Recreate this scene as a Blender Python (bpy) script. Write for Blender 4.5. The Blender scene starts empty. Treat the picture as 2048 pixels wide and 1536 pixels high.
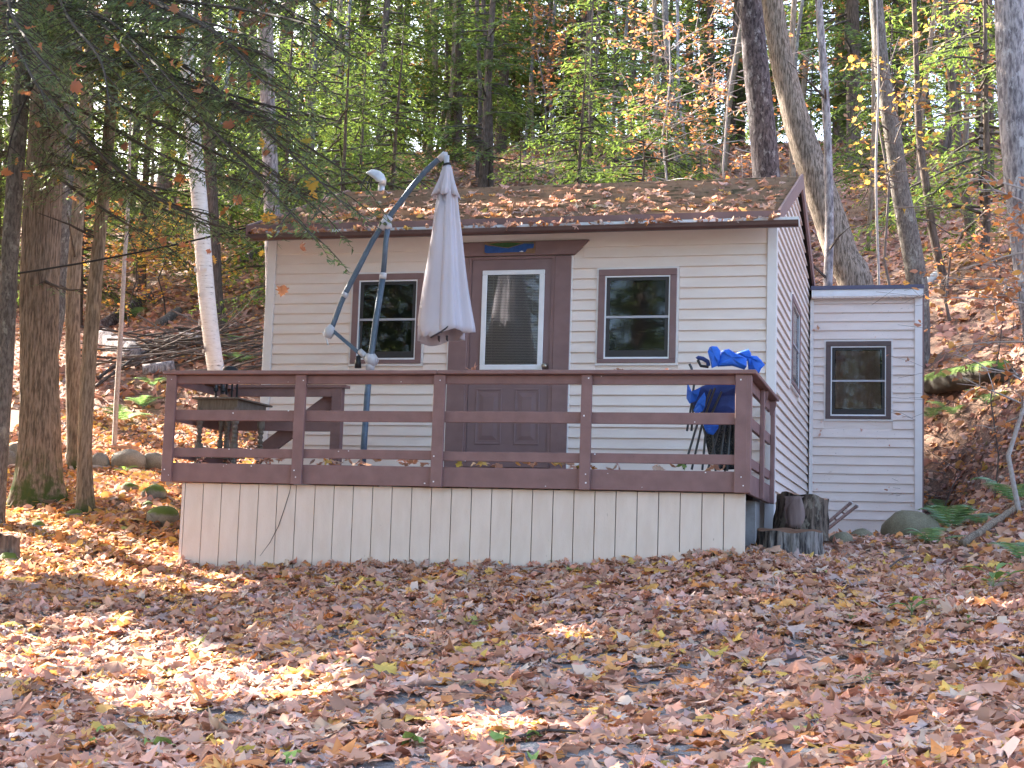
import bpy, math, random
import numpy as np
from mathutils import Vector, Matrix, Euler
random.seed(7); RNG = np.random.default_rng(7)
S = bpy.context.scene
# ------------------------------------------------------------------ camera
F_PX = 3022.79
CAM = np.array([1.4641, -15.9496, 0.0])
RI = np.array([0.96546231, 0.25859391, 0.0318076])
UP = np.array([-8.94436856e-04, -0.118791727, 0.992918791])
FW = np.array([-0.26054123, 0.95865412, 0.11445764])
cd = bpy.data.cameras.new("camera"); cam = bpy.data.objects.new("camera", cd)
S.collection.objects.link(cam); S.camera = cam
cd.sensor_width = 36; cd.lens = F_PX / 2048 * 36; cd.clip_start = .05; cd.clip_end = 2000
cam.matrix_world = Matrix(((RI[0], UP[0], -FW[0], CAM[0]), (RI[1], UP[1], -FW[1], CAM[1]), (RI[2], UP[2], -FW[2], CAM[2]), (0, 0, 0, 1)))
# ------------------------------------------------------------------ light
SUN = np.array([-.78, .42, .50]); SUN = SUN / np.linalg.norm(SUN)
w = bpy.data.worlds.new("World"); S.world = w; w.use_nodes = True
nt = w.node_tree; bg = nt.nodes['Background']
sky = nt.nodes.new('ShaderNodeTexSky'); sky.sky_type = 'NISHITA'; sky.sun_disc = False
sky.sun_elevation = math.asin(SUN[2]); sky.sun_rotation = math.atan2(SUN[0], SUN[1])
sky.air_density = .75; sky.dust_density = 3.0; sky.ozone_density = .8
nt.links.new(sky.outputs[0], bg.inputs[0]); bg.inputs[1].default_value = .15
sd = bpy.data.lights.new("sun", 'SUN'); so = bpy.data.objects.new("sun", sd); S.collection.objects.link(so)
sd.energy = 5.0; sd.angle = math.radians(.55); sd.color = (1, .93, .82)
so.rotation_euler = Vector(SUN).to_track_quat('Z', 'Y').to_euler()
S.view_settings.view_transform = 'Standard'; S.view_settings.look = 'None'
S.view_settings.exposure = 3.03; S.view_settings.gamma = 1.0
S.render.engine = 'CYCLES'
S.cycles.max_bounces = 8; S.cycles.diffuse_bounces = 4; S.cycles.transparent_max_bounces = 12
try: S.cycles.use_denoising = True
except Exception: pass

def px(u, v, Y):
    d = F_PX * FW + (u - 1024) * RI - (v - 768) * UP
    return CAM + d * (Y - CAM[1]) / d[1]
def pr(P):
    d = np.asarray(P) - CAM; q = d @ FW
    return 1024 + F_PX * (d @ RI) / q, 768 - F_PX * (d @ UP) / q, q

# ------------------------------------------------------------------ object helpers
COL = S.collection.objects
ORG = {}
def thing(name, label, cat, loc=(0, 0, 0), group=None, kind=None):
    o = bpy.data.objects.new(name, None); COL.link(o); o.location = loc; o.empty_display_size = .1
    ORG[o.name] = np.array(loc, float)
    return tag(o, label, cat, group, kind)
def tag(o, label=None, cat=None, group=None, kind=None):
    if label: o['label'] = label
    if cat: o['category'] = cat
    if group: o['group'] = group
    if kind: o['kind'] = kind
    return o
def link(name, me, parent=None, org=None):
    o = bpy.data.objects.new(name, me); COL.link(o)
    if parent is not None: o.parent = parent
    ORG[o.name] = np.zeros(3) if org is None else org
    return o
class MB:
    def __init__(s): s.v = []; s.f = []
    def add(s, V, Fc):
        n = len(s.v); s.v += [tuple(map(float, p)) for p in V]; s.f += [tuple(i + n for i in q) for q in Fc]; return s
    def box(s, x0, x1, y0, y1, z0, z1):
        return s.add([(x0, y0, z0), (x1, y0, z0), (x1, y1, z0), (x0, y1, z0), (x0, y0, z1), (x1, y0, z1), (x1, y1, z1), (x0, y1, z1)],
                     [(0, 3, 2, 1), (4, 5, 6, 7), (0, 1, 5, 4), (1, 2, 6, 5), (2, 3, 7, 6), (3, 0, 4, 7)])
    def prism(s, poly, axis, a, b):
        """poly: list of 2D points in the plane normal to axis, extruded a..b"""
        n = len(poly)
        def mk(p, t):
            if axis == 'x': return (t, p[0], p[1])
            if axis == 'y': return (p[0], t, p[1])
            return (p[0], p[1], t)
        V = [mk(p, a) for p in poly] + [mk(p, b) for p in poly]
        Fc = [tuple(range(n))[::-1], tuple(range(n, 2 * n))] + [(i, (i + 1) % n, n + (i + 1) % n, n + i) for i in range(n)]
        return s.add(V, Fc)
    def bar(s, p, q, wd, th, upv=(0, 0, 1)):
        p = np.array(p, float); q = np.array(q, float); t = q - p; t /= np.linalg.norm(t)
        a = np.cross(t, upv); a /= np.linalg.norm(a); b = np.cross(a, t)
        V = [e + a * i * wd / 2 + b * j * th / 2 for e in (p, q) for i, j in ((-1, -1), (1, -1), (1, 1), (-1, 1))]
        return s.add(V, [(0, 3, 2, 1), (4, 5, 6, 7), (0, 1, 5, 4), (1, 2, 6, 5), (2, 3, 7, 6), (3, 0, 4, 7)])
    def tube(s, pts, rad, n=8, cap=True):
        pts = [np.array(p, float) for p in pts]; m = len(pts)
        if np.isscalar(rad): rad = [rad] * m
        V = []; ref = None
        for i in range(m):
            t = pts[min(i + 1, m - 1)] - pts[max(i - 1, 0)]; t /= (np.linalg.norm(t) + 1e-9)
            if ref is None:
                ref = np.cross(t, (0, 1, 0)) if abs(t[1]) < .9 else np.cross(t, (1, 0, 0))
            a = ref - t * (ref @ t); a /= (np.linalg.norm(a) + 1e-9); ref = a; b = np.cross(t, a)
            for k in range(n):
                th = 2 * math.pi * k / n; V.append(pts[i] + rad[i] * (math.cos(th) * a + math.sin(th) * b))
        Fc = [(i * n + k, i * n + (k + 1) % n, (i + 1) * n + (k + 1) % n, (i + 1) * n + k) for i in range(m - 1) for k in range(n)]
        if cap: Fc += [tuple(range(n))[::-1], tuple(range((m - 1) * n, m * n))]
        return s.add(V, Fc)
    def lathe(s, prof, c, n=12):
        c = np.array(c, float); m = len(prof)
        V = [c + (r * math.cos(2 * math.pi * k / n), r * math.sin(2 * math.pi * k / n), z) for r, z in prof for k in range(n)]
        Fc = [(i * n + k, i * n + (k + 1) % n, (i + 1) * n + (k + 1) % n, (i + 1) * n + k) for i in range(m - 1) for k in range(n)]
        Fc += [tuple(range(n))[::-1], tuple(range((m - 1) * n, m * n))]
        return s.add(V, Fc)
    def build(s, name, mat, parent=None, smooth=False, bevel=0, label=None):
        org = ORG[parent.name] if parent is not None else np.zeros(3)
        me = bpy.data.meshes.new(name)
        me.from_pydata([tuple(np.array(p) - org) for p in s.v], [], s.f); me.update()
        if mat: me.materials.append(mat)
        if smooth: me.polygons.foreach_set('use_smooth', [True] * len(me.polygons))
        o = link(name, me, parent, org)
        if bevel:
            b = o.modifiers.new('bevel', 'BEVEL'); b.width = bevel; b.segments = 1; b.limit_method = 'ANGLE'
        if label: o['label'] = label
        return o
def npmesh(name, V, Fc, mat, col=None, smooth=False):
    V = np.asarray(V, np.float32); Fc = np.asarray(Fc, np.int32); k = Fc.shape[1]
    me = bpy.data.meshes.new(name); me.vertices.add(len(V)); me.vertices.foreach_set('co', V.ravel())
    me.loops.add(Fc.size); me.loops.foreach_set('vertex_index', Fc.ravel())
    me.polygons.add(len(Fc)); me.polygons.foreach_set('loop_start', np.arange(len(Fc), dtype=np.int32) * k)
    if smooth: me.polygons.foreach_set('use_smooth', np.ones(len(Fc), bool))
    me.update(calc_edges=True)
    if col is not None:
        a = me.attributes.new('Col', 'FLOAT_COLOR', 'POINT')
        c4 = np.ones((len(V), 4), np.float32); c4[:, :3] = col; a.data.foreach_set('color', c4.ravel())
    if mat: me.materials.append(mat)
    return me
# ------------------------------------------------------------------ materials
def newmat(name):
    m = bpy.data.materials.new(name); m.use_nodes = True; n = m.node_tree
    return m, n, n.nodes['Principled BSDF'], n.nodes['Material Output']
def noise(n, scale, stretch=(1, 1, 1), detail=5, kind='noise', rough=.55):
    tc = n.nodes.new('ShaderNodeTexCoord'); mp = n.nodes.new('ShaderNodeMapping')
    mp.inputs['Scale'].default_value = stretch
    n.links.new(tc.outputs['Object'], mp.inputs[0])
    if kind == 'noise':
        t = n.nodes.new('ShaderNodeTexNoise'); t.inputs['Scale'].default_value = scale; t.inputs['Detail'].default_value = detail; t.inputs['Roughness'].default_value = rough
        n.links.new(mp.outputs[0], t.inputs['Vector']); return t.outputs['Fac']
    t = n.nodes.new('ShaderNodeTexVoronoi'); t.inputs['Scale'].default_value = scale
    if kind == 'edge': t.feature = 'DISTANCE_TO_EDGE'
    n.links.new(mp.outputs[0], t.inputs['Vector']); return t.outputs['Distance']
def ramp(n, fac, stops):
    r = n.nodes.new('ShaderNodeValToRGB'); e = r.color_ramp.elements
    while len(e) < len(stops): e.new(.5)
    for el, (p, c) in zip(e, stops): el.position = p; el.color = (*c, 1) if len(c) == 3 else c
    n.links.new(fac, r.inputs[0]); return r.outputs[0]
def mixc(n, fac, a, b, typ='MIX'):
    m = n.nodes.new('ShaderNodeMix'); m.data_type = 'RGBA'; m.blend_type = typ
    for i, x in ((0, fac), (6, a), (7, b)):
        if hasattr(x, 'is_linked'): n.links.new(x, m.inputs[i])
        elif i == 0: m.inputs[0].default_value = x
        else: m.inputs[i].default_value = (*x, 1)
    return m.outputs[2]
def bump(n, b, h, strength=.4, dist=.01):
    bp = n.nodes.new('ShaderNodeBump'); bp.inputs['Strength'].default_value = strength; bp.inputs['Distance'].default_value = dist
    n.links.new(h, bp.inputs['Height']); n.links.new(bp.outputs[0], b.inputs['Normal'])
def M(name, c1, c2=None, scale=8, stretch=(1, 1, 1), rough=.6, bmp=0, bscale=40, bdist=.005, metal=0, spec=.4, dirt=None, dscale=30, dthr=.62, lo=.35, hi=.65):
    m, n, b, o = newmat(name); b.inputs['Roughness'].default_value = rough; b.inputs['Metallic'].default_value = metal
    b.inputs['Specular IOR Level'].default_value = spec
    c = None
    if c2 is not None: c = ramp(n, noise(n, scale, stretch), [(lo, c1), (hi, c2)])
    if dirt is not None:
        f = ramp(n, noise(n, dscale, stretch, 6), [(dthr, (0, 0, 0)), (min(dthr + .08, 1), (1, 1, 1))])
        c = mixc(n, f, c if c is not None else c1, dirt)
    if c is not None: n.links.new(c, b.inputs['Base Color'])
    else: b.inputs['Base Color'].default_value = (*c1, 1)
    if bmp: bump(n, b, noise(n, bscale, stretch, 6), bmp, bdist)
    return m
def leafmat(name, trans=.45, tint=(1, 1, 1), rough=.55, spec=.3):
    m, n, b, o = newmat(name); a = n.nodes.new('ShaderNodeAttribute'); a.attribute_name = 'Col'
    n.links.new(a.outputs['Color'], b.inputs['Base Color']); b.inputs['Roughness'].default_value = rough; b.inputs['Specular IOR Level'].default_value = spec
    t = n.nodes.new('ShaderNodeBsdfTranslucent'); mx = n.nodes.new('ShaderNodeMixShader'); mx.inputs[0].default_value = trans
    n.links.new(mixc(n, 1.0, a.outputs['Color'], tint, 'MULTIPLY'), t.inputs[0])
    n.links.new(b.outputs[0], mx.inputs[1]); n.links.new(t.outputs[0], mx.inputs[2]); n.links.new(mx.outputs[0], o.inputs[0])
    return m
MT = {}
MT['siding'] = M('vinyl_siding', (.785, .655, .58), (.82, .71, .64), 3, (1, 1, 3), .42, .12, 30, .004, dirt=(.52, .45, .38), dscale=26, dthr=.70)
MT['siding_old'] = M('weathered_siding', (.755, .64, .58), (.80, .69, .635), 3, (1, 1, 3), .45, .15, 30, .004, dirt=(.34, .27, .22), dscale=22, dthr=.665)
MT['corner'] = M('corner_trim', (.74, .69, .67), (.79, .74, .72), 4, rough=.4)
MT['brown'] = M('brown_stain', (.205, .112, .102), (.25, .14, .13), 6, (1, 1, 1), .62, .35, 45, .004, dirt=(.14, .065, .058), dscale=40, dthr=.68)
MT['brown_side'] = MT['brown']
MT['trim'] = M('brown_trim', (.205, .12, .115), (.24, .145, .14), 5, rough=.5, bmp=.1, bscale=60)
MT['trim_dark'] = M('dark_brown_trim', (.10, .068, .066), (.125, .088, .085), 5, rough=.5)
MT['door'] = M('door_paint', (.20, .122, .122), (.225, .14, .14), 4, rough=.42)
MT['gutter'] = M('gutter_enamel', (.085, .045, .04), (.11, .06, .053), 5, rough=.4)
MT['white'] = M('white_vinyl', (.82, .82, .84), (.76, .76, .78), 6, rough=.35)
MT['dark'] = M('dark_sash', (.035, .03, .032), rough=.4)
MT['interior'] = M('room_shade_black', (.012, .011, .011), rough=.9)  # near-black colour stands in for the shade of an unlit room
MT['greyrail'] = M('grey_sash', (.42, .41, .45), rough=.4)
MT['shingle'] = M('asphalt_shingle', (.34, .225, .16), (.44, .315, .23), 9, rough=.9, bmp=.5, bscale=220, bdist=.004, dirt=(.15, .13, .085), dscale=5, dthr=.55)
MT['skirt'] = M('cream_panel', (.66, .535, .44), (.71, .59, .495), 5, (2, 2, .6), .6, .5, 60, .004, dirt=(.36, .28, .21), dscale=17, dthr=.69)
MT['concrete'] = M('grey_concrete', (.30, .28, .27), (.40, .37, .36), 9, rough=.9, bmp=.5, bscale=60)
MT['brickpaint'] = M('painted_block', (.52, .45, .43), (.60, .53, .51), 9, rough=.8, bmp=.3, bscale=60)
MT['darkwood'] = M('dark_boards', (.05, .035, .03), (.07, .05, .04), 9, rough=.9)  # dark brown for roof sheathing, joists and skirt backing
MT['tablewood'] = M('grey_weathered_wood', (.135, .105, .08), (.20, .16, .125), 14, (6, 1, 1), .75, .4, 40)
MT['umbmetal'] = M('slate_blue_metal', (.085, .125, .18), (.115, .16, .22), 14, rough=.45, metal=.25, dirt=(.22, .24, .27), dscale=30, dthr=.66)
MT['umbplastic'] = M('grey_plastic', (.50, .50, .54), (.56, .56, .60), 9, rough=.45)
MT['black'] = M('black_plastic', (.015, .015, .017), rough=.45)
MT['blue'] = M('blue_nylon', (.012, .10, .50), (.02, .14, .62), 9, rough=.6, bmp=.3, bscale=25, bdist=.02)
MT['navy'] = M('navy_nylon', (.012, .03, .13), (.02, .045, .19), 9, rough=.65, bmp=.3, bscale=25, bdist=.02)
MT['mesh'] = M('dark_mesh', (.02, .025, .03), (.09, .085, .075), 60, rough=.9, lo=.5, hi=.62)
MT['weedstem'] = M('weed_stem', (.16, .22, .08), rough=.6)
MT['steel'] = M('dark_steel', (.06, .065, .07), rough=.4, metal=.6)
MT['knob'] = M('brass_knob', (.45, .38, .30), rough=.3, metal=.8)
MT['rust'] = M('rusty_steel', (.17, .09, .065), (.25, .15, .12), 20, rough=.8)
MT['ring'] = M('pale_metal', (.6, .55, .53), rough=.5)
MT['cowl'] = M('galvanised_sheet', (.52, .53, .56), (.62, .63, .67), 12, rough=.35, metal=.35)
MT['curtain'] = M('brown_curtain', (.30, .17, .11), (.36, .22, .15), 12, rough=.9)
MT['blind'] = M('cream_blind', (.66, .58, .47), rough=.5)
MT['fabric_dark'] = M('dark_lining', (.06, .045, .05), rough=.9)
MT['wire'] = M('black_wire', (.02, .018, .018), rough=.6)
MT['twig'] = M('twig_bark', (.11, .083, .07), (.17, .13, .11), 30, rough=.85)
MT['twig_dark'] = M('dark_twig', (.055, .042, .036), (.085, .066, .055), 30, rough=.9)
MT['palebranch'] = M('pale_branch', (.34, .28, .25), (.45, .39, .35), 30, rough=.8)
MT['cratewood'] = M('pale_crate_wood', (.40, .24, .17), (.48, .31, .22), 10, rough=.8)
MT['cutwood'] = M('cut_wood', (.32, .16, .09), (.40, .22, .13), 12, rough=.85, bmp=.3)
# canopy cloth of the parasol
m, n, b, o = newmat('pale_canvas'); MT['canvas'] = m
c = ramp(n, noise(n, 3, (1, 1, .4)), [(.3, (.52, .475, .52)), (.7, (.60, .55, .60))]); n.links.new(c, b.inputs['Base Color']); b.inputs['Roughness'].default_value = .9
bump(n, b, noise(n, 350), .15, .001)
# glass: mirror-like sheen over a clear pane
def glass(name, refl=1.0, tintc=(.75, .76, .78)):
    m, n, b, o = newmat(name); n.nodes.remove(b)
    tr = n.nodes.new('ShaderNodeBsdfTransparent'); tr.inputs[0].default_value = (*tintc, 1)
    gl = n.nodes.new('ShaderNodeBsdfGlossy'); gl.inputs['Roughness'].default_value = .035; gl.inputs[0].default_value = (.95, .97, 1, 1)
    fr = n.nodes.new('ShaderNodeFresnel'); fr.inputs[0].default_value = 1.42 * refl
    if True: bpn = n.nodes.new('ShaderNodeBump'); bpn.inputs['Strength'].default_value = .03; bpn.inputs['Distance'].default_value = .02; n.links.new(noise(n, 3, detail=1), bpn.inputs['Height']); n.links.new(bpn.outputs[0], gl.inputs['Normal'])
    mx = n.nodes.new('ShaderNodeMixShader'); n.links.new(fr.outputs[0], mx.inputs[0]); n.links.new(tr.outputs[0], mx.inputs[1]); n.links.new(gl.outputs[0], mx.inputs[2])
    n.links.new(mx.outputs[0], o.inputs[0]); return m
MT['glass'] = glass('window_glass')
# bark
def bark(name, dark, light, scale=26, zs=.16, moss=None, lichen=None, mz=(0.3, 1.2), bd=.02, bs=.9):
    m, n, b, o = newmat(name); b.inputs['Roughness'].default_value = .9; b.inputs['Specular IOR Level'].default_value = .15
    f1 = noise(n, scale, (1, 1, zs), 6, rough=.65)
    c = ramp(n, f1, [(.40, dark), (.58, light)])
    c = mixc(n, .5, c, ramp(n, noise(n, 3), [(.3, (.6, .6, .6)), (.7, (1.15, 1.1, 1.05))]), 'MULTIPLY')
    if lichen:
        c = mixc(n, ramp(n, noise(n, 9, (1, 1, .6), 8, rough=.7), [(.55, (0, 0, 0)), (.62, (1, 1, 1))]), c, lichen)
    if moss:
        tc = n.nodes.new('ShaderNodeTexCoord'); sx = n.nodes.new('ShaderNodeSeparateXYZ'); n.links.new(tc.outputs['Object'], sx.inputs[0])
        mr = n.nodes.new('ShaderNodeMapRange'); mr.inputs[1].default_value = mz[0]; mr.inputs[2].default_value = mz[1]; mr.inputs[3].default_value = 1; mr.inputs[4].default_value = 0
        n.links.new(sx.outputs[2], mr.inputs[0])
        ml = n.nodes.new('ShaderNodeMath'); ml.operation = 'MULTIPLY'; n.links.new(mr.outputs[0], ml.inputs[0])
        n.links.new(ramp(n, noise(n, 7, detail=6), [(.40, (0, 0, 0)), (.56, (1, 1, 1))]), ml.inputs[1])
        c = mixc(n, ml.outputs[0], c, moss)
    n.links.new(c, b.inputs['Base Color']); bump(n, b, f1, bs, bd); return m
MT['b_hem'] = bark('furrowed_bark', (.12, .09, .068), (.32, .245, .19), 44, .11, moss=(.07, .095, .03), mz=(.15, .7))
MT['b_brown'] = bark('brown_bark', (.155, .112, .08), (.34, .26, .19), 46, .13, moss=(.07, .09, .03), mz=(.02, .3))
MT['b_grey'] = bark('grey_bark', (.10, .085, .075), (.20, .175, .155), 40, .3, lichen=(.28, .26, .22))
MT['b_dark'] = bark('dark_lichen_bark', (.05, .04, .045), (.15, .125, .13), 30, .3, lichen=(.28, .26, .26))
MT['b_ash'] = bark('ridged_bark', (.10, .078, .06), (.34, .275, .225), 44, .14)
MT['b_pale'] = bark('pale_bark', (.15, .13, .14), (.40, .36, .36), 26, .25, lichen=(.46, .43, .43))
MT['b_bg'] = bark('conifer_bark', (.075, .056, .046), (.16, .12, .10), 30, .2)
m, n, b, o = newmat('birch_bark'); MT['birch'] = m; b.inputs['Roughness'].default_value = .6
f = noise(n, 6, (1, 1, 6), 6, rough=.7)
c = ramp(n, f, [(.33, (.06, .045, .04)), (.39, (.60, .56, .52)), (.62, (.72, .69, .66)), (.72, (.42, .28, .19))]); n.links.new(c, b.inputs['Base Color'])
bump(n, b, f, .5, .01)
def stone(name, c1, c2, moss=None, thr=.5):
    m, n, b, o = newmat(name); b.inputs['Roughness'].default_value = .9
    c = ramp(n, noise(n, 5, detail=8), [(.35, c1), (.65, c2)])
    c = mixc(n, .35, c, ramp(n, noise(n, 60), [(.4, (.5, .5, .5)), (.6, (1.2, 1.2, 1.2))]), 'MULTIPLY')
    if moss:
        g = n.nodes.new('ShaderNodeNewGeometry'); sx = n.nodes.new('ShaderNodeSeparateXYZ'); n.links.new(g.outputs['Normal'], sx.inputs[0])
        ad = n.nodes.new('ShaderNodeMath'); ad.operation = 'ADD'; n.links.new(sx.outputs[2], ad.inputs[0]); n.links.new(noise(n, 6), ad.inputs[1])
        c = mixc(n, ramp(n, ad.outputs[0], [(thr, (0, 0, 0)), (min(thr + .25, 1), (1, 1, 1))]), c, moss)
    n.links.new(c, b.inputs['Base Color']); bump(n, b, noise(n, 40, detail=8), .6, .01); return m
MT['stone'] = stone('field_stone', (.20, .175, .145), (.32, .285, .24))
MT['stone_olive'] = stone('olive_stone', (.15, .125, .075), (.22, .19, .125))
MT['mossy'] = stone('mossy_stone', (.18, .16, .13), (.27, .24, .20), (.11, .15, .025), .75)
MT['mosslog'] = stone('mossy_log', (.05, .04, .03), (.09, .07, .05), (.10, .17, .015), .55)
MT['leaf'] = leafmat('fallen_leaf', .22, (1, 1, 1), .75, .12)
MT['hang'] = leafmat('autumn_leaf', .5, (1.15, 1, .7))
MT['needle'] = leafmat('hemlock_needle', .5, (1.2, 1.15, .7), .5, .35)
MT['fern'] = leafmat('fern_green', .4, (1.2, 1.2, .6))
# ground
m, n, b, o = newmat('forest_floor'); MT['ground'] = m; b.inputs['Roughness'].default_value = .95
c = ramp(n, noise(n, 22, detail=8, rough=.7), [(.33, (.10, .07, .055)), (.48, (.21, .12, .08)), (.6, (.30, .175, .115)), (.7, (.38, .25, .18))])
gr = ramp(n, noise(n, 130, detail=4), [(.35, (.10, .095, .095)), (.65, (.28, .265, .265))])
tc = n.nodes.new('ShaderNodeTexCoord'); sx = n.nodes.new('ShaderNodeSeparateXYZ'); n.links.new(tc.outputs['Object'], sx.inputs[0])
mr = n.nodes.new('ShaderNodeMapRange'); mr.inputs[1].default_value = -3.2; mr.inputs[2].default_value = -4.5; n.links.new(sx.outputs[1], mr.inputs[0])
c = mixc(n, mr.outputs[0], c, gr); n.links.new(c, b.inputs['Base Color']); bump(n, b, noise(n, 60, detail=8), .8, .02)

# ------------------------------------------------------------------ ground
ctl = []
def cp(u, v, Y): ctl.append(px(u, v, Y))
def cw(*p): ctl.append(np.array(p, float))
for X in (-9, -4, 1, 6): cw(X, -16, -1.62 + .03 * abs(X - 1))
for X in (-12, 1, 14): cw(X, -24, -2.3); cw(X, -40, -3.2)
cp(0, 1536, -9.4); cp(1024, 1536, -9.2); cp(2048, 1536, -9.3)
for p in [(360, 1137, -2.37), (900, 1141, -2.37), (1300, 1135, -2.37), (1490, 1113, -2.37), (0, 1290, -5.6), (0, 1150, -3.6), (250, 1150, -2.6), (70, 1003, .5), (175, 1028, -.4), (20, 1100, -2.2), (300, 1045, -.9), (330, 975, 1.0), (255, 938, 3.6), (100, 912, 4.2), (230, 893, 5.2), (300, 800, 7.6), (320, 665, 11), (440, 658, 12), (440, 745, 8.6), (515, 520, 17), (300, 520, 18.5), (60, 700, 11.5), (400, 455, 23),
          (1000, 297, 33), (760, 320, 32), (1300, 300, 31), (1640, 1120, -1.6), (1700, 1094, 4.9), (1640, 1090, 4.9), (1790, 1094, 4.9), (1900, 1062, 4.6), (1950, 1005, 4.6), (2048, 1000, 2.2), (2048, 1180, -3.0), (2048, 1350, -6.3), (1860, 1150, -1.5), (1925, 790, 7.6), (1990, 900, 5.6), (1900, 560, 12.5), (1800, 385, 21), (1720, 295, 28), (2000, 420, 17), (1700, 1300, -4.9), (1024, 1300, -5.3), (2040, 700, 7.5)]: cp(*p)
cw(-5.8, 0, .25); cw(-3, 1, .35); cw(0, 0, .30); cw(-3, 4, .75); cw(-3, 6, .95); cw(-5.8, 4, .7); cw(0, 5.2, .5); cw(-3, 9, 2.3); cw(-1, 14, 4.8); cw(-7, 6, 1.35); cw(1.5, 6.3, .6); cw(2.1, 8, 2.6)
for X in (-30, -12, 4, 22): cw(X, 40, 14.5); cw(X, 60, 11); cw(X, 90, 2)
cw(-30, 0, 1.0); cw(-30, 15, 5); cw(-20, 5, 1.6); cw(14, 0, 4.5); cw(14, 8, 7); cw(24, 0, 8); cw(24, 20, 13); cw(10, -8, 1.2); cw(16, -14, .5); cw(-16, -8, -.7); cw(-30, -14, -1.5); cw(45, 10, 14); cw(-50, 20, 5); cw(45, 60, 11); cw(-50, 60, 9)
ctl = np.array(ctl)
def tps(r2): return np.where(r2 > 1e-9, .5 * r2 * np.log(r2 + 1e-12), 0)
N = len(ctl); d2 = ((ctl[:, None, :2] - ctl[None, :, :2]) ** 2).sum(-1)
A = np.zeros((N + 3, N + 3)); A[:N, :N] = tps(d2) + np.eye(N) * .1; A[:N, N] = 1; A[:N, N + 1:] = ctl[:, :2]; A[N, :N] = 1; A[N + 1:, :N] = ctl[:, :2].T
WT = np.linalg.solve(A, np.r_[ctl[:, 2], 0, 0, 0])
_ph = RNG.uniform(0, 6.28, (14, 2)); _fr = RNG.normal(0, 1, (14, 2))
def gz(x, y):
    x = np.atleast_1d(np.asarray(x, float)); y = np.atleast_1d(np.asarray(y, float)); out = np.empty(len(x))
    for i in range(0, len(x), 20000):
        q = np.stack([x[i:i + 20000], y[i:i + 20000]], 1)
        r2 = ((q[:, None] - ctl[None, :, :2]) ** 2).sum(-1)
        out[i:i + 20000] = tps(r2) @ WT[:N] + WT[N] + q @ WT[N + 1:]
    far = np.clip((np.hypot(x + 2, y) - 9) / 10, 0, 1)
    h = np.zeros(len(x))
    for k in range(14):
        s = 1.1 + .35 * k; h += np.sin(_fr[k, 0] * s * x + _fr[k, 1] * s * y + _ph[k, 0]) / (4 + k)
    return out + h * (.03 + .12 * far)
def g1(x, y): return float(gz(x, y)[0])
def axis(a, b, fine0, fine1, df, dc):
    l = list(np.arange(fine0, fine1 + 1e-6, df)); x = fine0; st = df; L = []
    while x > a: st = min(st * 1.15, dc); x -= st; L.append(x)
    x = fine1; st = df; Rr = []
    while x < b: st = min(st * 1.15, dc); x += st; Rr.append(x)
    return np.array(L[::-1] + l + Rr)
gx = axis(-70, 70, -10, 6, .16, 3); gy = axis(-50, 110, -10, 12, .16, 3)
GX, GY = np.meshgrid(gx, gy); gzv = gz(GX.ravel(), GY.ravel())
gzv += RNG.normal(0, .006, len(gzv))
nx, ny = len(gx), len(gy); ii = (np.arange(ny - 1)[:, None] * nx + np.arange(nx - 1)[None]).ravel()
gmesh = npmesh('ground', np.stack([GX.ravel(), GY.ravel(), gzv], 1), np.stack([ii, ii + 1, ii + nx + 1, ii + nx], 1), MT['ground'], smooth=True)
ground = link('ground', gmesh); ground['kind'] = 'structure'

# ------------------------------------------------------------------ cabin
HX0, HX1 = -5.866, 0.0; PITCH = .1165; RSL = .382; HD = 5.54
cabin = thing('cabin', 'small cabin with cream clapboard siding, brown trim and a leaf strewn shingle roof', 'cabin', (-2.93, 0, .3))
def wall_core(mb): return mb
front = MB().box(HX0 + .02, HX1 - .02, .03, .12, .25, 3.62).build('front_wall', MT['siding'], cabin)
def cut(x0, x1, z0, z1, holes):
    segs = [(x0, x1)]
    for a, b, c, d in holes:
        if z1 > c + .02 and z0 < d - .02:
            ns = []
            for s0, s1 in segs:
                if b <= s0 or a >= s1: ns.append((s0, s1))
                else:
                    if a - s0 > .02: ns.append((s0, a))
                    if s1 - b > .02: ns.append((b, s1))
            segs = ns
    return segs
WL = (-4.785, -3.94, 2.135, 3.165); WR = (-1.925, -1.065, 2.135, 3.165)
DOOR = (-3.62, -2.235, .8, 3.50)
holes = [(WL[0] - .025, WL[1] + .025, WL[2] - .03, WL[3] + .03), (WR[0] - .025, WR[1] + .025, WR[2] - .03, WR[3] + .03), (DOOR[0] - .012, DOOR[1] + .012, 0, 3.33), (-3.85, -2.1, 3.33, 3.5)]
z = 3.4205 - PITCH * 24
while z < 3.42:
    z1 = min(z + PITCH, 3.4205)
    for a, b in cut(HX0 + .11, HX1 - .105, z, z1, holes):
        MB().prism([(.03, z + .004), (.004, z), (.006, z + .006), (.026, z1 - .008), (.03, z1 - .008)], 'x', a, b).build('siding_board', MT['siding'], front)
    z += PITCH
MB().prism([(.03, 3.423), (.006, 3.423), (.010, 3.60), (.03, 3.60)], 'x', HX0 + .11, HX1 - .105).build('frieze_board', MT['siding'], cabin)
for a, b in ((HX0, HX0 + .108), (HX1 - .103, HX1)):
    MB().box(a, b, -.006, .10, .28, 3.6).build('corner_board', MT['corner'], cabin, bevel=.004)
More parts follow.
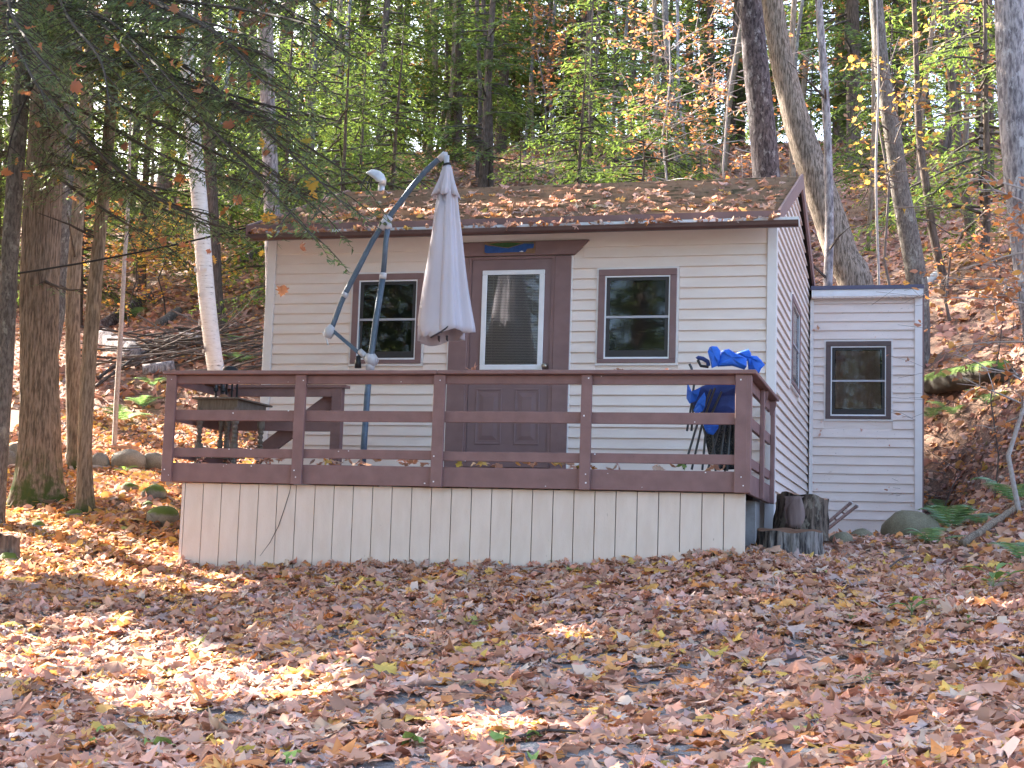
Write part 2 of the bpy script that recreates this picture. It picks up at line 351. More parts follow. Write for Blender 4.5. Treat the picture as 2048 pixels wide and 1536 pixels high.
# gable wall facing right
gable = MB()
prof = [(.1, .3), (HD, .3), (HD, 3.706 - .1 + .1), (2.77, 4.80), (.1, 3.72)]
gable.prism(prof, 'x', -.15, -.03); gable = gable.build('gable_wall', MT['siding'], cabin)
rz = lambda y: 4.878 - RSL * abs(y - 2.77) - .05
GW = (1.95, 3.19, 2.15, 3.215)
z = 1.1415 - PITCH * 7
while z < 4.75:
    z1 = z + PITCH
    y0, y1 = .102, HD
    if z1 > rz(.1): y0 = max(.102, 2.77 - (4.828 - z1) / RSL)
    if z1 > rz(HD): y1 = min(HD, 2.77 + (4.828 - z1) / RSL)
    if y1 - y0 > .1:
        for a, b in cut(y0, y1, z, z1, [(GW[0] - .02, GW[1] + .02, GW[2] - .02, GW[3] + .02)]):
            MB().add([(x, y, zz) for y in (a, b) for x, zz in ((-.03, z + .003), (-.002, z), (-.025, z1 - .009), (-.03, z1 - .009))],
                     [(0, 1, 2, 3), (7, 6, 5, 4), (1, 5, 6, 2), (0, 4, 5, 1), (2, 6, 7, 3), (3, 7, 4, 0)]).build('siding_board', MT['siding'], gable)
    z += PITCH
lw = MB(); lw.prism(prof, 'x', HX0 + .02, HX0 + .12); lw.build('left_wall', MT['siding'], cabin)
MB().box(HX0 + .02, -.03, HD - .02, HD + .08, .3, 3.7).build('back_wall', MT['siding'], cabin)
# roof: sheathing, shingles, fascia, rakes
RX0, RX1 = -5.98, .028
YE = -.30
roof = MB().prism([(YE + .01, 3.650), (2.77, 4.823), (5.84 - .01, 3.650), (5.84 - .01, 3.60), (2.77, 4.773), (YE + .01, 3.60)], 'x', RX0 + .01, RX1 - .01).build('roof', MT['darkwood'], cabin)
sh = MB(); ncr = 23; L = math.hypot(3.07, 1.172); cs, sn = 3.07 / L, 1.172 / L
for side in (0, 1):
    for k in range(ncr):
        a = k * L / ncr; b_ = a + L / ncr + .02
        xx = RX0 - random.random() * .2
        while xx < RX1:
            wd = .155 if side == 0 else 1.2
            x0 = max(xx, RX0); x1 = min(xx + wd - .006, RX1); xx += wd
            if x1 - x0 < .02: continue
            j = random.uniform(-.006, .006); h = random.uniform(-.002, .002)
            pts = []
            for s_, t in ((a + j, .006), (a + j, .034 + h), (b_, .009), (b_, .002)):
                y = YE + cs * s_ - sn * t; zz = 3.66 + sn * s_ + cs * t
                if side: y = 2 * 2.77 - y
                pts.append((y, zz))
            sh.prism(pts, 'x', x0, x1)
tag(sh.build('shingles', MT['shingle'], roof), kind='stuff')
MB().box(RX0, RX1, YE - .022, YE, 3.625, 3.695).build('fascia_board', MT['trim'], cabin)
for nm, ys in (('rake_board', (YE - .02, 2.77)), ('rake_board', (5.86, 2.77))):
    y0, y1 = ys
    zb = lambda y: 4.86 - RSL * abs(y - 2.77)
    mb = MB(); mb.prism([(y0, zb(y0) + .02), (y1, zb(y1) + .02), (y1, zb(y1) - .17), (y0, zb(y0) - .12)], 'x', RX1, RX1 + .028); mb.build(nm, MT['trim'], cabin)
    mb = MB(); mb.prism([(y0, zb(y0) + .02), (y1, zb(y1) + .02), (y1, zb(y1) - .17), (y0, zb(y0) - .12)], 'x', RX0 - .028, RX0); mb.build(nm, MT['trim'], cabin)
# gutter (open trough)
gp_ = [(-.325, 3.56), (-.325, 3.508), (-.40, 3.500), (-.425, 3.525), (-.43, 3.55), (-.436, 3.566), (-.430, 3.568), (-.422, 3.55), (-.415, 3.53), (-.395, 3.508), (-.330, 3.515), (-.330, 3.56)]
gutter = MB().prism(gp_, 'x', -5.93, .252).build('gutter', MT['gutter'], cabin)
MB().box(-5.92, .25, -.326, -.322, 3.561, 3.622).build('gutter_flange', MT['white'], gutter)
MB().prism([(-.326, 3.508), (-.40, 3.502), (-.43, 3.55), (-.43, 3.566), (-.326, 3.60)], 'x', .2525, .258).build('end_cap', MT['white'], gutter)
# windows
def window(name, X0, X1, Z0, Z1, Y, parent, axis='y', tw=.072, curtain=False, tmat='trim'):
    """double hung window in plane Y (faces -Y); for axis x it lies in plane X=Y and faces +X"""
    def T(x0, x1, d0, d1, z0, z1):
        return MB().box(x0, x1, Y + d0, Y + d1, z0, z1) if axis == 'y' else MB().box(Y - d1, Y - d0, x0, x1, z0, z1)
    wn = T(X0 - .022, X1 + .022, .024, .034, Z0 - .026, Z1 + .022).build(name, MT['corner'], parent)
    T(X0 - .022, X1 + .022, .004, .024, Z1, Z1 + .022).build('channel_trim', MT['corner'], wn); T(X0 - .022, X1 + .022, .002, .024, Z0 - .026, Z0).build('channel_trim', MT['corner'], wn)
    T(X0 - .022, X0, .003, .024, Z0, Z1).build('channel_trim', MT['corner'], wn); T(X1, X1 + .022, .003, .024, Z0, Z1).build('channel_trim', MT['corner'], wn)
    for a in ((X0, X1, Z1 - tw, Z1), (X0, X1, Z0, Z0 + tw * .62)):
        T(a[0], a[1], -.012, .0235, a[2], a[3]).build('casing', MT[tmat], wn, bevel=.004)
    for a in ((X0, X0 + tw), (X1 - tw, X1)):
        T(a[0], a[1], -.010, .0235, Z0 + tw * .62, Z1 - tw).build('casing', MT[tmat], wn, bevel=.004)
    x0, x1, z0, z1 = X0 + tw, X1 - tw, Z0 + tw * .62, Z1 - tw
    for a in ((x0, x1, z1 - .016, z1), (x0, x1, z0, z0 + .02), (x0, x0 + .014, z0 + .02, z1 - .016), (x1 - .014, x1, z0 + .02, z1 - .016)):
        T(a[0], a[1], .001, .023, a[2], a[3]).build('white_bead', MT['white'], wn)
    x0 += .014; x1 -= .014; z0 += .02; z1 -= .016; zm = (z0 + z1) / 2
    for a in ((x0, x1, z1 - .035, z1), (x0, x1, z0, z0 + .075), (x0, x0 + .04, z0 + .075, z1 - .035), (x1 - .04, x1, z0 + .075, z1 - .035)):
        T(a[0], a[1], .013, .0235, a[2], a[3]).build('sash', MT['dark'], wn)
    T(x0, x1, .004, .0225, zm - .011, zm + .013).build('meeting_rail', MT['greyrail'], wn)
    T(x0 + .04, x1 - .04, .016, .018, zm + .013, z1 - .035).build('pane', MT['glass'], wn)
    T(x0 + .04, x1 - .04, .016, .018, z0 + .075, zm - .011).build('pane', MT['glass'], wn)
    T(x0, x1, .0226, .0236, z0, z1).build('room_shade_sheet', MT['interior'], wn)  # black sheet right behind the panes, painted stand-in for room shade
    if curtain:
        mb = MB(); k = 60; V = []; F4 = []
        for i in range(k + 1):
            x = x0 + .05 + (x1 - x0 - .1) * i / k; y = Y + .0205 + .0012 * math.sin(i * 1.1) + .0005 * math.sin(i * .37)
            V += [(x, y, z0 + .085), (x + .04 * math.sin(i * .2), y, z1 - .045)]
        mb.add(V, [(2 * i, 2 * i + 2, 2 * i + 3, 2 * i + 1) for i in range(k)]); mb.build('curtain', MT['curtain'], wn, smooth=True)
    return wn
window('window', *WL[:2], WL[2], WL[3], 0, cabin); window('window', *WR[:2], WR[2], WR[3], 0, cabin)
window('window', GW[0], GW[1], GW[2], GW[3], 0.006, cabin, 'x')
# door
door = MB()
D0, D1 = -3.375, -2.46; DZ0, DZ1 = 1.03, 3.30
door = MB().box(D0, D1, .012, .05, DZ0, DZ1).build('door', MT['door'], cabin, label='brown entry door with a white framed glass and two raised panels')
for a, b in ((-3.62, -3.405), (-2.42, -2.235)):
    MB().box(a, b, -.012, .03, .84, 3.33).build('door_casing', MT['trim'], cabin, bevel=.006)
MB().box(-3.634, -3.6205, -.004, .03, .84, 3.33).build('channel_trim', MT['corner'], cabin); MB().box(-2.2345, -2.2215, -.004, .03, .84, 3.33).build('channel_trim', MT['corner'], cabin)
for a, b in ((-3.4045, D0 - .004), (D1 + .004, -2.4205)): MB().box(a, b, -.002, .045, .9, 3.33).build('door_jamb', MT['trim'], cabin)
MB().box(D0 - .003, D1 + .003, 0, .045, 3.304, 3.33).build('door_jamb', MT['trim'], cabin)
MB().box(-3.404, -2.421, -.05, .06, .985, 1.026).build('door_sill', MT['trim'], cabin)
MB().box(-3.404, -2.421, .0, .05, .84, .984).build('kick_board', MT['trim'], cabin)
MB().prism([(-3.66, 3.338), (-2.205, 3.338), (-2.036, 3.498), (-3.83, 3.498)], 'y', -.035, .028).build('head_trim', MT['trim'], cabin, bevel=.006)
lite = MB()
gx0, gx1, gz0, gz1 = -3.25, -2.535, 2.06, 3.178
for a in ((gx0, gx1, gz1 - .052, gz1), (gx0, gx1, gz0, gz0 + .06), (gx0, gx0 + .058, gz0 + .06, gz1 - .052), (gx1 - .058, gx1, gz0 + .06, gz1 - .052)):
    lite.box(a[0], a[1], -.010, .012, a[2], a[3])
lite.build('glass_frame', MT['white'], door, bevel=.005)
MB().box(gx0 + .058, gx1 - .058, -.0035, -.002, gz0 + .06, gz1 - .052).build('door_glass', MT['glass'], door)
bl = MB(); z = gz0 + .065
while z < gz1 - .06:
    bl.add([(gx0 + .062, .0015, z), (gx1 - .062, .0015, z), (gx1 - .062, .0065, z + .0140), (gx0 + .062, .0065, z + .0140)], [(0, 1, 2, 3)]); z += .0178
for x in (gx0 + .13, gx1 - .13): bl.box(x - .003, x + .003, .0005, .001, gz0 + .06, gz1 - .052)
bl.build('blind', MT['blind'], door)
MB().box(gx0 + .058, gx1 - .058, .0085, .0118, gz0 + .06, gz1 - .052).build('room_shade_sheet', MT['interior'], door)  # same painted darkness as a thin sheet behind the blind
for x0, x1 in ((-3.285, -2.985), (-2.84, -2.555)):
    for (a, d) in ((0, .006), (.03, .002), (.06, .010)):
        pz0, pz1 = 1.235, 1.855
        if a == 0:
            r = MB()
            for q in ((x0, x1, pz1 - .02, pz1), (x0, x1, pz0, pz0 + .02), (x0, x0 + .02, pz0 + .02, pz1 - .02), (x1 - .02, x1, pz0 + .02, pz1 - .02)): r.box(q[0], q[1], .004, .012, q[2], q[3])
            r.build('panel_moulding', MT['door'], door, bevel=.003)
        elif a == .06:
            u0, u1, w0, w1 = x0 + .045, x1 - .045, pz0 + .05, pz1 - .05; e = .045
            MB().add([(u0, .012, w0), (u1, .012, w0), (u1, .012, w1), (u0, .012, w1), (u0 + e, .003, w0 + e), (u1 - e, .003, w0 + e), (u1 - e, .003, w1 - e), (u0 + e, .003, w1 - e)],
                     [(4, 5, 6, 7), (0, 1, 5, 4), (1, 2, 6, 5), (2, 3, 7, 6), (3, 0, 4, 7)]).build('raised_panel', MT['door'], door)
kb = MB(); pts = [(-2.5, .012, 2.10), (-2.5, -.02, 2.10), (-2.5, -.035, 2.10), (-2.5, -.055, 2.10), (-2.5, -.068, 2.10)]
kb.tube(pts, [.03, .012, .027, .03, .012], 14); kb.build('doorknob', MT['knob'], door, smooth=True)
# plaque
sign = thing('plaque', 'carved wooden plaque painted with a blue lake and green hills above the door', 'sign', (-2.94, -.04, 3.36))
X0, X1, Z0, Z1 = -3.225, -2.655, 3.365, 3.482
MB().box(X0 - .01, X1 + .01, -.044, -.0355, Z0 - .008, Z1 + .006).build('board', M('plaque_wood', (.20, .11, .06), (.26, .15, .08), 20, rough=.7), sign)
wat = [(X0, Z0 + .012), (X0 + .03, Z0), (X0 + .32, Z0 + .006), (X0 + .47, Z0 + .004), (X0 + .49, Z0 + .04), (X1 - .01, Z0 + .048), (X1, Z0 + .095), (X0 + .45, Z0 + .1), (X0 + .36, Z0 + .075), (X0 + .27, Z0 + .052), (X0 + .2, Z0 + .062), (X0 + .1, Z0 + .08), (X0 + .05, Z0 + .083), (X0, Z0 + .1)]
MB().prism(wat, 'y', -.049, -.0445).build('painted_lake', M('lake_blue', (.015, .06, .22), (.02, .085, .30), 25, rough=.5), sign)
hil = [(X0 + .03, Z0 + .108), (X0 + .1, Z0 + .088), (X0 + .2, Z0 + .07), (X0 + .27, Z0 + .06), (X0 + .36, Z0 + .083), (X0 + .43, Z0 + .104), (X0 + .30, Z0 + .117), (X0 + .15, Z0 + .113)]
MB().prism(hil, 'y', -.050, -.0445).build('painted_hill', M('hill_green', (.02, .06, .015), (.035, .10, .025), 25, rough=.5), sign)
MB().prism([(X0 + .44, Z0 + .108), (X0 + .56, Z0 + .112), (X0 + .565, Z0 + .10), (X0 + .45, Z0 + .104)], 'y', -.0495, -.0445).build('painted_shore', M('shore_green', (.03, .12, .10), rough=.5), sign)
MB().prism([(X0 + .40, Z0 + .008), (X0 + .445, Z0 + .006), (X0 + .45, Z0 + .014), (X0 + .43, Z0 + .02)], 'y', -.0500, -.0492).build('painted_boat', MT['white'], sign)
# roof vent cowl
cow = MB(); p0 = px(762, 376, 2.95)
cowl = thing('vent_cowl', 'pale metal hooded vent cowl with dark strap legs standing behind the ridge', 'roof vent', (p0[0], p0[1], 4.7))
s_ = 1 / (F_PX / (pr(p0)[2]))
def cpx(u, v, dy=0): q = px(u, v, p0[1]); q[1] += dy; return q
MB().tube([cpx(762, 400), cpx(763, 368)], .046, 14).build('flue_pipe', MT['cowl'], cowl, smooth=True)
hood = []; arcs = [(771, 370), (772, 358), (768, 349), (760, 342), (751, 339), (744, 340), (738, 345)]; low = [(757, 366), (756, 364), (753, 361), (749, 358), (745, 355), (741, 352), (737, 350)]
V = []; Fq = []; nn = 9
for (a, b_) in zip(arcs, low):
    A_, B_ = cpx(*a), cpx(*b_)
    for k in range(nn):
        t = k / (nn - 1) * math.pi; c_ = (1 - math.cos(t)) / 2
        P = A_; y = -math.cos(t) * .11; lift = math.sin(t)
        V.append(B_ + (A_ - B_) * lift + np.array([0, y, 0]))
for i in range(len(arcs) - 1):
    for k in range(nn - 1): Fq.append((i * nn + k, i * nn + k + 1, (i + 1) * nn + k + 1, (i + 1) * nn + k))
hd = MB().add(V, Fq).build('hood', MT['cowl'], cowl, smooth=True); sm = hd.modifiers.new('solid', 'SOLIDIFY'); sm.thickness = .008
for pts in (((738, 350), (730, 357), (724, 368), (722, 378)), ((746, 355), (742, 362), (741, 378)), ((743, 352), (737, 363), (733, 378))):
    MB().tube([cpx(*q) for q in pts], .013, 6).build('strap', MT['steel'], cowl)
# utility cable
q0 = px(508, 452, -.1); q1 = px(30, 541, -1.0); pts = []
for i in range(25):
    t = i / 24 * 1.25; pts.append(q0 + (q1 - q0) * t + np.array([0, 0, -.12 * 4 * t * (1.25 - t) / 1.56 * .5]))
tag(MB().tube(pts, .012, 6).build('utility_cable', MT['wire'], smooth=True), 'thin black cable slung from the left trees to the cabin eave', 'cable')

# ------------------------------------------------------------------ shed addition
SY = 4.94; SX1 = 1.497
shed = thing('shed', 'narrow cream sided lean-to shed with a flat white edged roof right of the cabin', 'shed', (.75, SY, .4))
sw = MB().box(.012, SX1 - .01, SY + .03, SY + 1.9, .35, 3.70).build('shed_wall', MT['siding_old'], shed)
SW = (.222, 1.09, 2.02, 3.085); SP = .1226; z = .666
while z < 3.62:
    z1 = min(z + SP, 3.66)
    for a, b in cut(.055, SX1 - .098, z, z1, [(SW[0] - .022, SW[1] + .022, SW[2] - .026, SW[3] + .022)]):
        MB().prism([(SY + .03, z + .004), (SY + .004, z), (SY + .006, z + .006), (SY + .026, z1 - .008), (SY + .03, z1 - .008)], 'x', a, b).build('siding_board', MT['siding_old'], sw)
    z += SP
MB().box(SX1 - .097, SX1, SY - .006, SY + .1, .66, 3.69).build('corner_board', MT['corner'], shed)
MB().box(.008, .053, SY - .004, SY + .03, .66, 3.66).build('corner_board', MT['corner'], shed)
MB().box(SX1, SX1 + .02, SY + .05, SY + 1.9, .5, 3.69).build('side_panel', MT['trim'], shed)
window('window', SW[0], SW[1], SW[2], SW[3], SY, shed, tw=.068, curtain=True, tmat='trim_dark')
MB().box(.03, SX1 + .012, SY - .09, SY + 2.0, 3.695, 3.785).build('shed_fascia', MT['white'], shed)
MB().box(.02, SX1 + .024, SY - .11, SY + 2.05, 3.787, 3.838).build('shed_roof', M('roof_edge', (.10, .10, .16), rough=.5), shed)
so_ = MB()
for i in range(20): so_.box(.032 + i * .0735, .032 + i * .0735 + .066, SY - .085, SY - .007, 3.675, 3.694)
so_.build('vented_soffit', MT['siding_old'], shed)
for i in range(6):
    x0 = .02 + i * .248; MB().box(x0, x0 + .238, SY + .035, SY + .2, .2, .655).build('foundation_block', MT['brickpaint'], shed)

# ------------------------------------------------------------------ deck
YD = -2.356; FZ0, FZ1 = .648, .835
deck = thing('deck', 'raised brown stained deck with plank railing and cream skirting in front of the cabin', 'deck', (-2.9, YD, 0))
XL, XR = -5.79, -.033
fb = [-5.79, -2.94, -.033]
for a, b in zip(fb[:-1], fb[1:]): MB().box(a + .001, b - .001, YD, YD + .038, FZ0, FZ1).build('rim_board', MT['brown'], deck, bevel=.004)
posts = [(-5.79, -5.682), (-4.405, -4.295), (-2.99, -2.876), (-1.556, -1.456), (-.138, -.028)]
for a, b in posts: MB().box(a, b, YD - .042, YD - .0015, FZ0 - .005, 1.708).build('railing_post', MT['brown'], deck, bevel=.004)
for a, b in zip(posts[:-1], posts[1:]):
    for z0, z1 in ((1.622, 1.702), (1.258, 1.363), (.896, .985)):
        j = random.uniform(-.004, .004)
        MB().box(a[1] - .03, b[0] + .03, YD + .0005, YD + .037, z0 + j, z1 + j).build('rail_board', MT['brown'], deck, bevel=.003)
for a, b in ((-5.82, -2.95), (-2.948, .05)): MB().box(a, b, YD - .075, YD + .09, 1.7095, 1.7475).build('rail_cap', MT['brown'], deck, bevel=.006)
# right side
MB().box(-.071, -.033, YD + .039, -.06, FZ0, FZ1).build('rim_board', MT['brown'], deck, bevel=.004)
for y0 in (-1.24, -.17): MB().box(-.0325, .008, y0, y0 + .1, FZ0 - .005, 1.708).build('railing_post', MT['brown'], deck, bevel=.004)
MB().box(-.0325, .006, YD - .04, YD + .06, FZ0 - .005, 1.7075).build('railing_post', MT['brown'], deck, bevel=.004)
for z0, z1 in ((1.60, 1.702), (1.258, 1.363), (.896, .985)): MB().box(-.071, -.034, YD + .04, -.06, z0, z1).build('rail_board', MT['brown'], deck, bevel=.003)
MB().box(-.10, .05, YD + .091, -.10, 1.709, 1.747).build('rail_cap', MT['brown'], deck, bevel=.006)
for y in (-1.19, -.3): MB().prism([(-.06, 1.7), (.03, 1.7), (.03, 1.66), (-.0, 1.55), (-.03, 1.55)], 'y', y + .06, y + .09).build('cap_bracket', MT['brown'], deck)
# left side and the back rail beside the steps
YB = -1.05
MB().box(-5.79, -5.752, YD + .039, YB, FZ0, FZ1).build('rim_board', MT['brown'], deck)
for z0, z1 in ((1.62, 1.702), (1.258, 1.363), (.896, .985)): MB().box(-5.79, -5.755, YD + .04, YB, z0, z1).build('rail_board', MT['brown'], deck)
MB().box(-5.83, -5.68, YD + .091, YB + .06, 1.709, 1.747).build('rail_cap', MT['brown'], deck)
bx1 = px(683, 800, YB)[0]; bx0 = -5.75
zr = lambda v: px(590, v, YB)[2]
MB().box(bx0, bx1 + .05, YB - .03, YB + .11, zr(775.5), zr(770)).build('rail_cap', MT['brown'], deck)
for v0, v1 in ((793, 776), (862, 842)): MB().box(bx0, bx1 - .11, YB, YB + .038, zr(v0), zr(v1)).build('rail_board', MT['brown'], deck)
MB().box(bx1 - .108, bx1, YB - .01, YB + .085, .6, zr(776)).build('railing_post', MT['brown'], deck)
MB().box(bx0, bx0 + .09, YB - .01, YB + .085, .6, zr(776)).build('railing_post', MT['brown'], deck)
A_ = px(668, 797, YB + .12); B_ = px(510, 915, YB + .12)
MB().bar(A_, B_, .04, .16).build('stair_rail', MT['brown'], deck)
# deck boards and steps down to the left
ndb = 10
for i in range(ndb):
    y0 = YD + .04 + i * .131; MB().box(-5.75, -.075, y0, y0 + .125, .802, .834).build('deck_board', MT['brown'], deck)
for i in range(8):
    y0 = YB + .005 + i * .131; MB().box(-4.2, -.075, y0, min(y0 + .125, -.03), .802, .834).build('deck_board', MT['brown'], deck)
for i in range(3): MB().box(-4.5 - i * .3, -4.21 - i * .3, YB + .1, -.03, .62 - i * .17, .655 - i * .17).build('step', MT['brown'], deck)
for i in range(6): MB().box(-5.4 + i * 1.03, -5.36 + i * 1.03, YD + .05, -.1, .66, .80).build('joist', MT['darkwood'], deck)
# skirting
x = -5.66; sb = 0
gxs = list(np.linspace(-5.57, -.04, 29))
for i in range(28):
    a, b = gxs[i], gxs[i + 1]; zb = min(g1(a, YD), g1(b, YD)) - .15
    MB().prism([(a + .004, YD + .075), (a + .004, YD + .062), (a + .007, YD + .06), (b - .007, YD + .06 + random.uniform(0, .003)), (b - .004, YD + .062), (b - .004, YD + .075)], 'z', zb, .640).build('skirt_board', MT['skirt'], deck)
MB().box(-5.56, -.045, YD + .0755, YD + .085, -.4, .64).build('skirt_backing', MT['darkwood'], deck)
MB().box(-5.60, -5.571, YD + .055, -1, -.4, .64).build('skirt_corner', MT['skirt'], deck)
MB().box(-.9, -.1, -.9, -.5, 0, .64).build('pier', MT['concrete'], deck); MB().box(-3.2, -2.8, -.9, -.5, 0, .64).build('pier', MT['concrete'], deck)
MB().box(-5.5, -.15, -.02, .02, -.2, .8).build('foundation_skirt', MT['concrete'], deck)
r_ = np.random.default_rng(12); mb = MB()
for a, b in posts:
    for zz in (.70, .78, .93, 1.31, 1.66):
        if r_.random() < .75: x = r_.uniform(a + .02, b - .02); s_ = r_.uniform(.003, .007); z = zz + r_.normal(0, .012); mb.box(x - s_, x + s_, YD - .0445, YD - .0421, z - s_, z + s_)
for i in range(26): x = r_.uniform(-5.5, -.2); z = r_.choice([.68, .82, .9, .97, 1.28, 1.35, 1.64, 1.69]) + r_.normal(0, .01); s_ = r_.uniform(.002, .006); mb.box(x - s_, x + s_ * 1.5, YD - .0025, YD - .0001, z - s_, z + s_)
tag(mb.build('screw_heads', MT['white'], deck), kind='stuff')
# dry vine on the skirting
pts = [px(582, 968, YD + .045), px(579, 985, YD + .05), px(568, 1020, YD + .05), px(557, 1052, YD + .05), px(540, 1085, YD + .045), px(520, 1112, YD + .03)]
tag(MB().tube(pts, [.002, .003, .0035, .004, .003, .0015], 6).build('dry_vine', MT['wire']), 'thin dark dry vine hanging down the cream skirting', 'vine')

# ------------------------------------------------------------------ parasol
UY = -1.3
um = thing('parasol', 'closed pale grey cantilever parasol on a slate blue curved arm behind the deck railing', 'parasol', tuple(px(727, 940, UY)))
def up(u, v, dy=0): q = px(u, v, UY); q[1] += dy; return q
def curve(P, n=6):
    P = [np.array(p, float) for p in P]; out = []
    Q = [2 * P[0] - P[1]] + P + [2 * P[-1] - P[-2]]
    for i in range(1, len(Q) - 2):
        for k in range(n):
            t = k / n; a, b, c, d = Q[i - 1:i + 3]
            out.append(.5 * (2 * b + (c - a) * t + (2 * a - 5 * b + 4 * c - d) * t * t + (3 * b - a - 3 * c + d) * t ** 3))
    out.append(P[-1]); return out
MB().tube([up(725, 940), up(729, 870), up(738, 745), up(752, 640), up(766, 552)], .033, 14).build('lower_pole', MT['umbmetal'], um, smooth=True)
MB().tube([up(766, 556), up(772, 480), up(776, 452)], .028, 14).build('upper_pole', MT['umbmetal'], um, smooth=True)
MB().tube([up(765.3, 558), up(766.5, 546)], .038, 14).build('pole_collar', MT['umbplastic'], um, smooth=True)
MB().tube(curve([up(664, 656), up(680, 612), up(690, 588)]), .027, 14).build('lower_arm', MT['umbmetal'], um, smooth=True)
MB().tube(curve([up(689, 590), up(716, 538), up(745, 482), up(773, 440), up(800, 405), up(832, 364), up(862, 332), up(886, 312)]), .029, 14).build('upper_arm', MT['umbmetal'], um, smooth=True)
MB().tube([up(687.5, 594), up(692, 585)], .034, 14).build('arm_collar', MT['umbplastic'], um, smooth=True)
sl = MB().tube([up(762, 458), up(770, 446), up(779, 432)], .047, 14).build('slider', MT['umbplastic'], um, smooth=True)
MB().tube([up(774, 448), up(779, 458)], [.05, .035], 10).build('slider_ear', MT['umbplastic'], sl, smooth=True)
MB().tube([up(774, 450, -.07), up(774, 450, .05)], .018, 10).build('pivot_bolt', MT['steel'], sl)
MB().tube([up(878, 319), up(890, 309), up(893, 310)], [.034, .038, .03], 12).build('tip_elbow', MT['umbplastic'], um, smooth=True)
MB().tube([up(892, 312), up(894, 330), up(894, 334)], [.035, .026, .024], 12).build('hanger', MT['umbplastic'], um, smooth=True)
MB().tube([up(893, 328), up(894, 332)], .046, 14).build('top_ring', MT['black'], um, smooth=True)
hb = MB(); hb.tube([up(664, 650), up(660, 662), up(655, 676)], [.03, .062, .035], 14); hub = hb.build('crank_hub', MT['umbplastic'], um, smooth=True)
hb = MB(); hb.tube([up(647, 664), up(652, 674), up(656, 690)], [.018, .014, .008], 8); hb.build('hub_latch', MT['white'], hub, smooth=True)
MB().bar(up(668, 663), up(717, 705), .035, .05, (0, 1, 0)).build('strut', MT['umbmetal'], um)
MB().tube([up(719, 702), up(732, 714)], .033, 12).build('strut_sleeve', MT['umbplastic'], um, smooth=True)
jt = MB(); jt.tube([up(733, 713), up(743, 720), up(752, 726)], [.045, .075, .05], 14); jt.tube([up(741, 722), up(740, 742)], [.05, .045], 12); jt.build('pole_joint', MT['umbplastic'], um, smooth=True)
MB().tube([up(717, 712), up(716, 724), up(716, 736)], [.022, .033, .036], 12).build('crank_grip', MT['black'], um, smooth=True)
MB().tube([up(719, 652), up(717, 712)], .007, 8).build('crank_rod', MT['umbmetal'], um)
for dx, dy in ((.45, 0), (0, .45)): 
    q = px(727, 940, UY); MB().bar((q[0] - dx, q[1] - dy, .845), (q[0] + dx, q[1] + dy, .845), .05, .03).build('base_foot', MT['umbmetal'], um)
def folded_cloth(rows, nfold, depth, name, mat, lip=None, seed=1, n=96):
    """rows: (u_left, u_right, v, fold amount); a hanging pleated cloth cone"""
    r_ = random.Random(seed); ph = [r_.uniform(0, 6.28) for _ in range(4)]
    V = []; Fq = []
    for i, (ul, ur, v, a) in enumerate(rows):
        c_ = up((ul + ur) / 2, v); rad = np.linalg.norm(up(ur, v) - up(ul, v)) / 2 * (1 + .42 * a)
        for k in range(n):
            th = 2 * math.pi * k / n
            s1 = math.sin(nfold * th + ph[0]); fo = 1 - a * (.5 - .5 * np.sign(s1) * abs(s1) ** .6) + a * .25 * math.sin(2 * th + ph[1]) - a * .22
            fo += .12 * a * math.sin(3 * nfold * th + ph[2] + v * .004)
            zoff = lip(th, i / (len(rows) - 1)) if lip else 0
            V.append((c_[0] + rad * fo * math.cos(th) * (1 + .0), c_[1] + rad * fo * depth * math.sin(th), c_[2] + zoff))
    m_ = len(rows)
    for i in range(m_ - 1):
        for k in range(n): Fq.append((i * n + k, i * n + (k + 1) % n, (i + 1) * n + (k + 1) % n, (i + 1) * n + k))
    o = MB().add(V, Fq).build(name, mat, um, smooth=True)
    so2 = o.modifiers.new('solid', 'SOLIDIFY'); so2.thickness = .004
    return o
rows = [(887, 900, 348, .0), (878, 910, 372, .15), (874, 914, 395, .28), (868, 918, 430, .29), (862, 924, 480, .30), (855, 929, 530, .30), (846, 935, 580, .30), (839, 942, 625, .30), (834, 947, 655, .32), (834, 948, 668, .34)]
big = folded_cloth(rows, 5, .8, 'canopy_cloth', MT['canvas'], lambda th, t: (t ** 8) * (-.035 + .05 * math.cos(th) - .02 * math.sin(th) + .014 * math.sin(5 * th)), 3)
rows2 = [(887, 901, 331, 0), (884, 904, 340, .08), (878, 908, 358, .2), (869, 915, 378, .33), (862, 922, 392, .42)]
folded_cloth(rows2, 6, .85, 'vent_flap', MT['canvas'], lambda th, t: (t ** 3) * .02 * math.sin(6 * th + 1), 5)
fl = [(392, 885, 894), (450, 873, 904), (520, 861, 910), (580, 852, 915), (620, 847, 919), (642, 844, 920), (656, 846, 911), (668, 852, 897), (679, 860, 876)]
V = []; nq = 9
for i, (v, ul, ur) in enumerate(fl):
    vc = np.interp(v, [r[2] for r in rows], [(r[0] + r[1]) / 2 for r in rows]); hw = np.interp(v, [r[2] for r in rows], [(r[1] - r[0]) / 2 for r in rows])
    for k in range(nq):
        u = ul + (ur - ul) * k / (nq - 1); q = min(.97, abs(u - vc) / hw); dpt = hw / 205 * .86 * math.sqrt(1 - q * q)
        V.append(up(u, v + 2 * math.sin(k), -dpt - .012 - .012 * math.sin(k * .9)))
o = MB().add(V, [(i * nq + k, i * nq + k + 1, (i + 1) * nq + k + 1, (i + 1) * nq + k) for i in range(len(fl) - 1) for k in range(nq - 1)]).build('front_flap', MT['canvas'], um, smooth=True); q = o.modifiers.new('s', 'SOLIDIFY'); q.thickness = .005
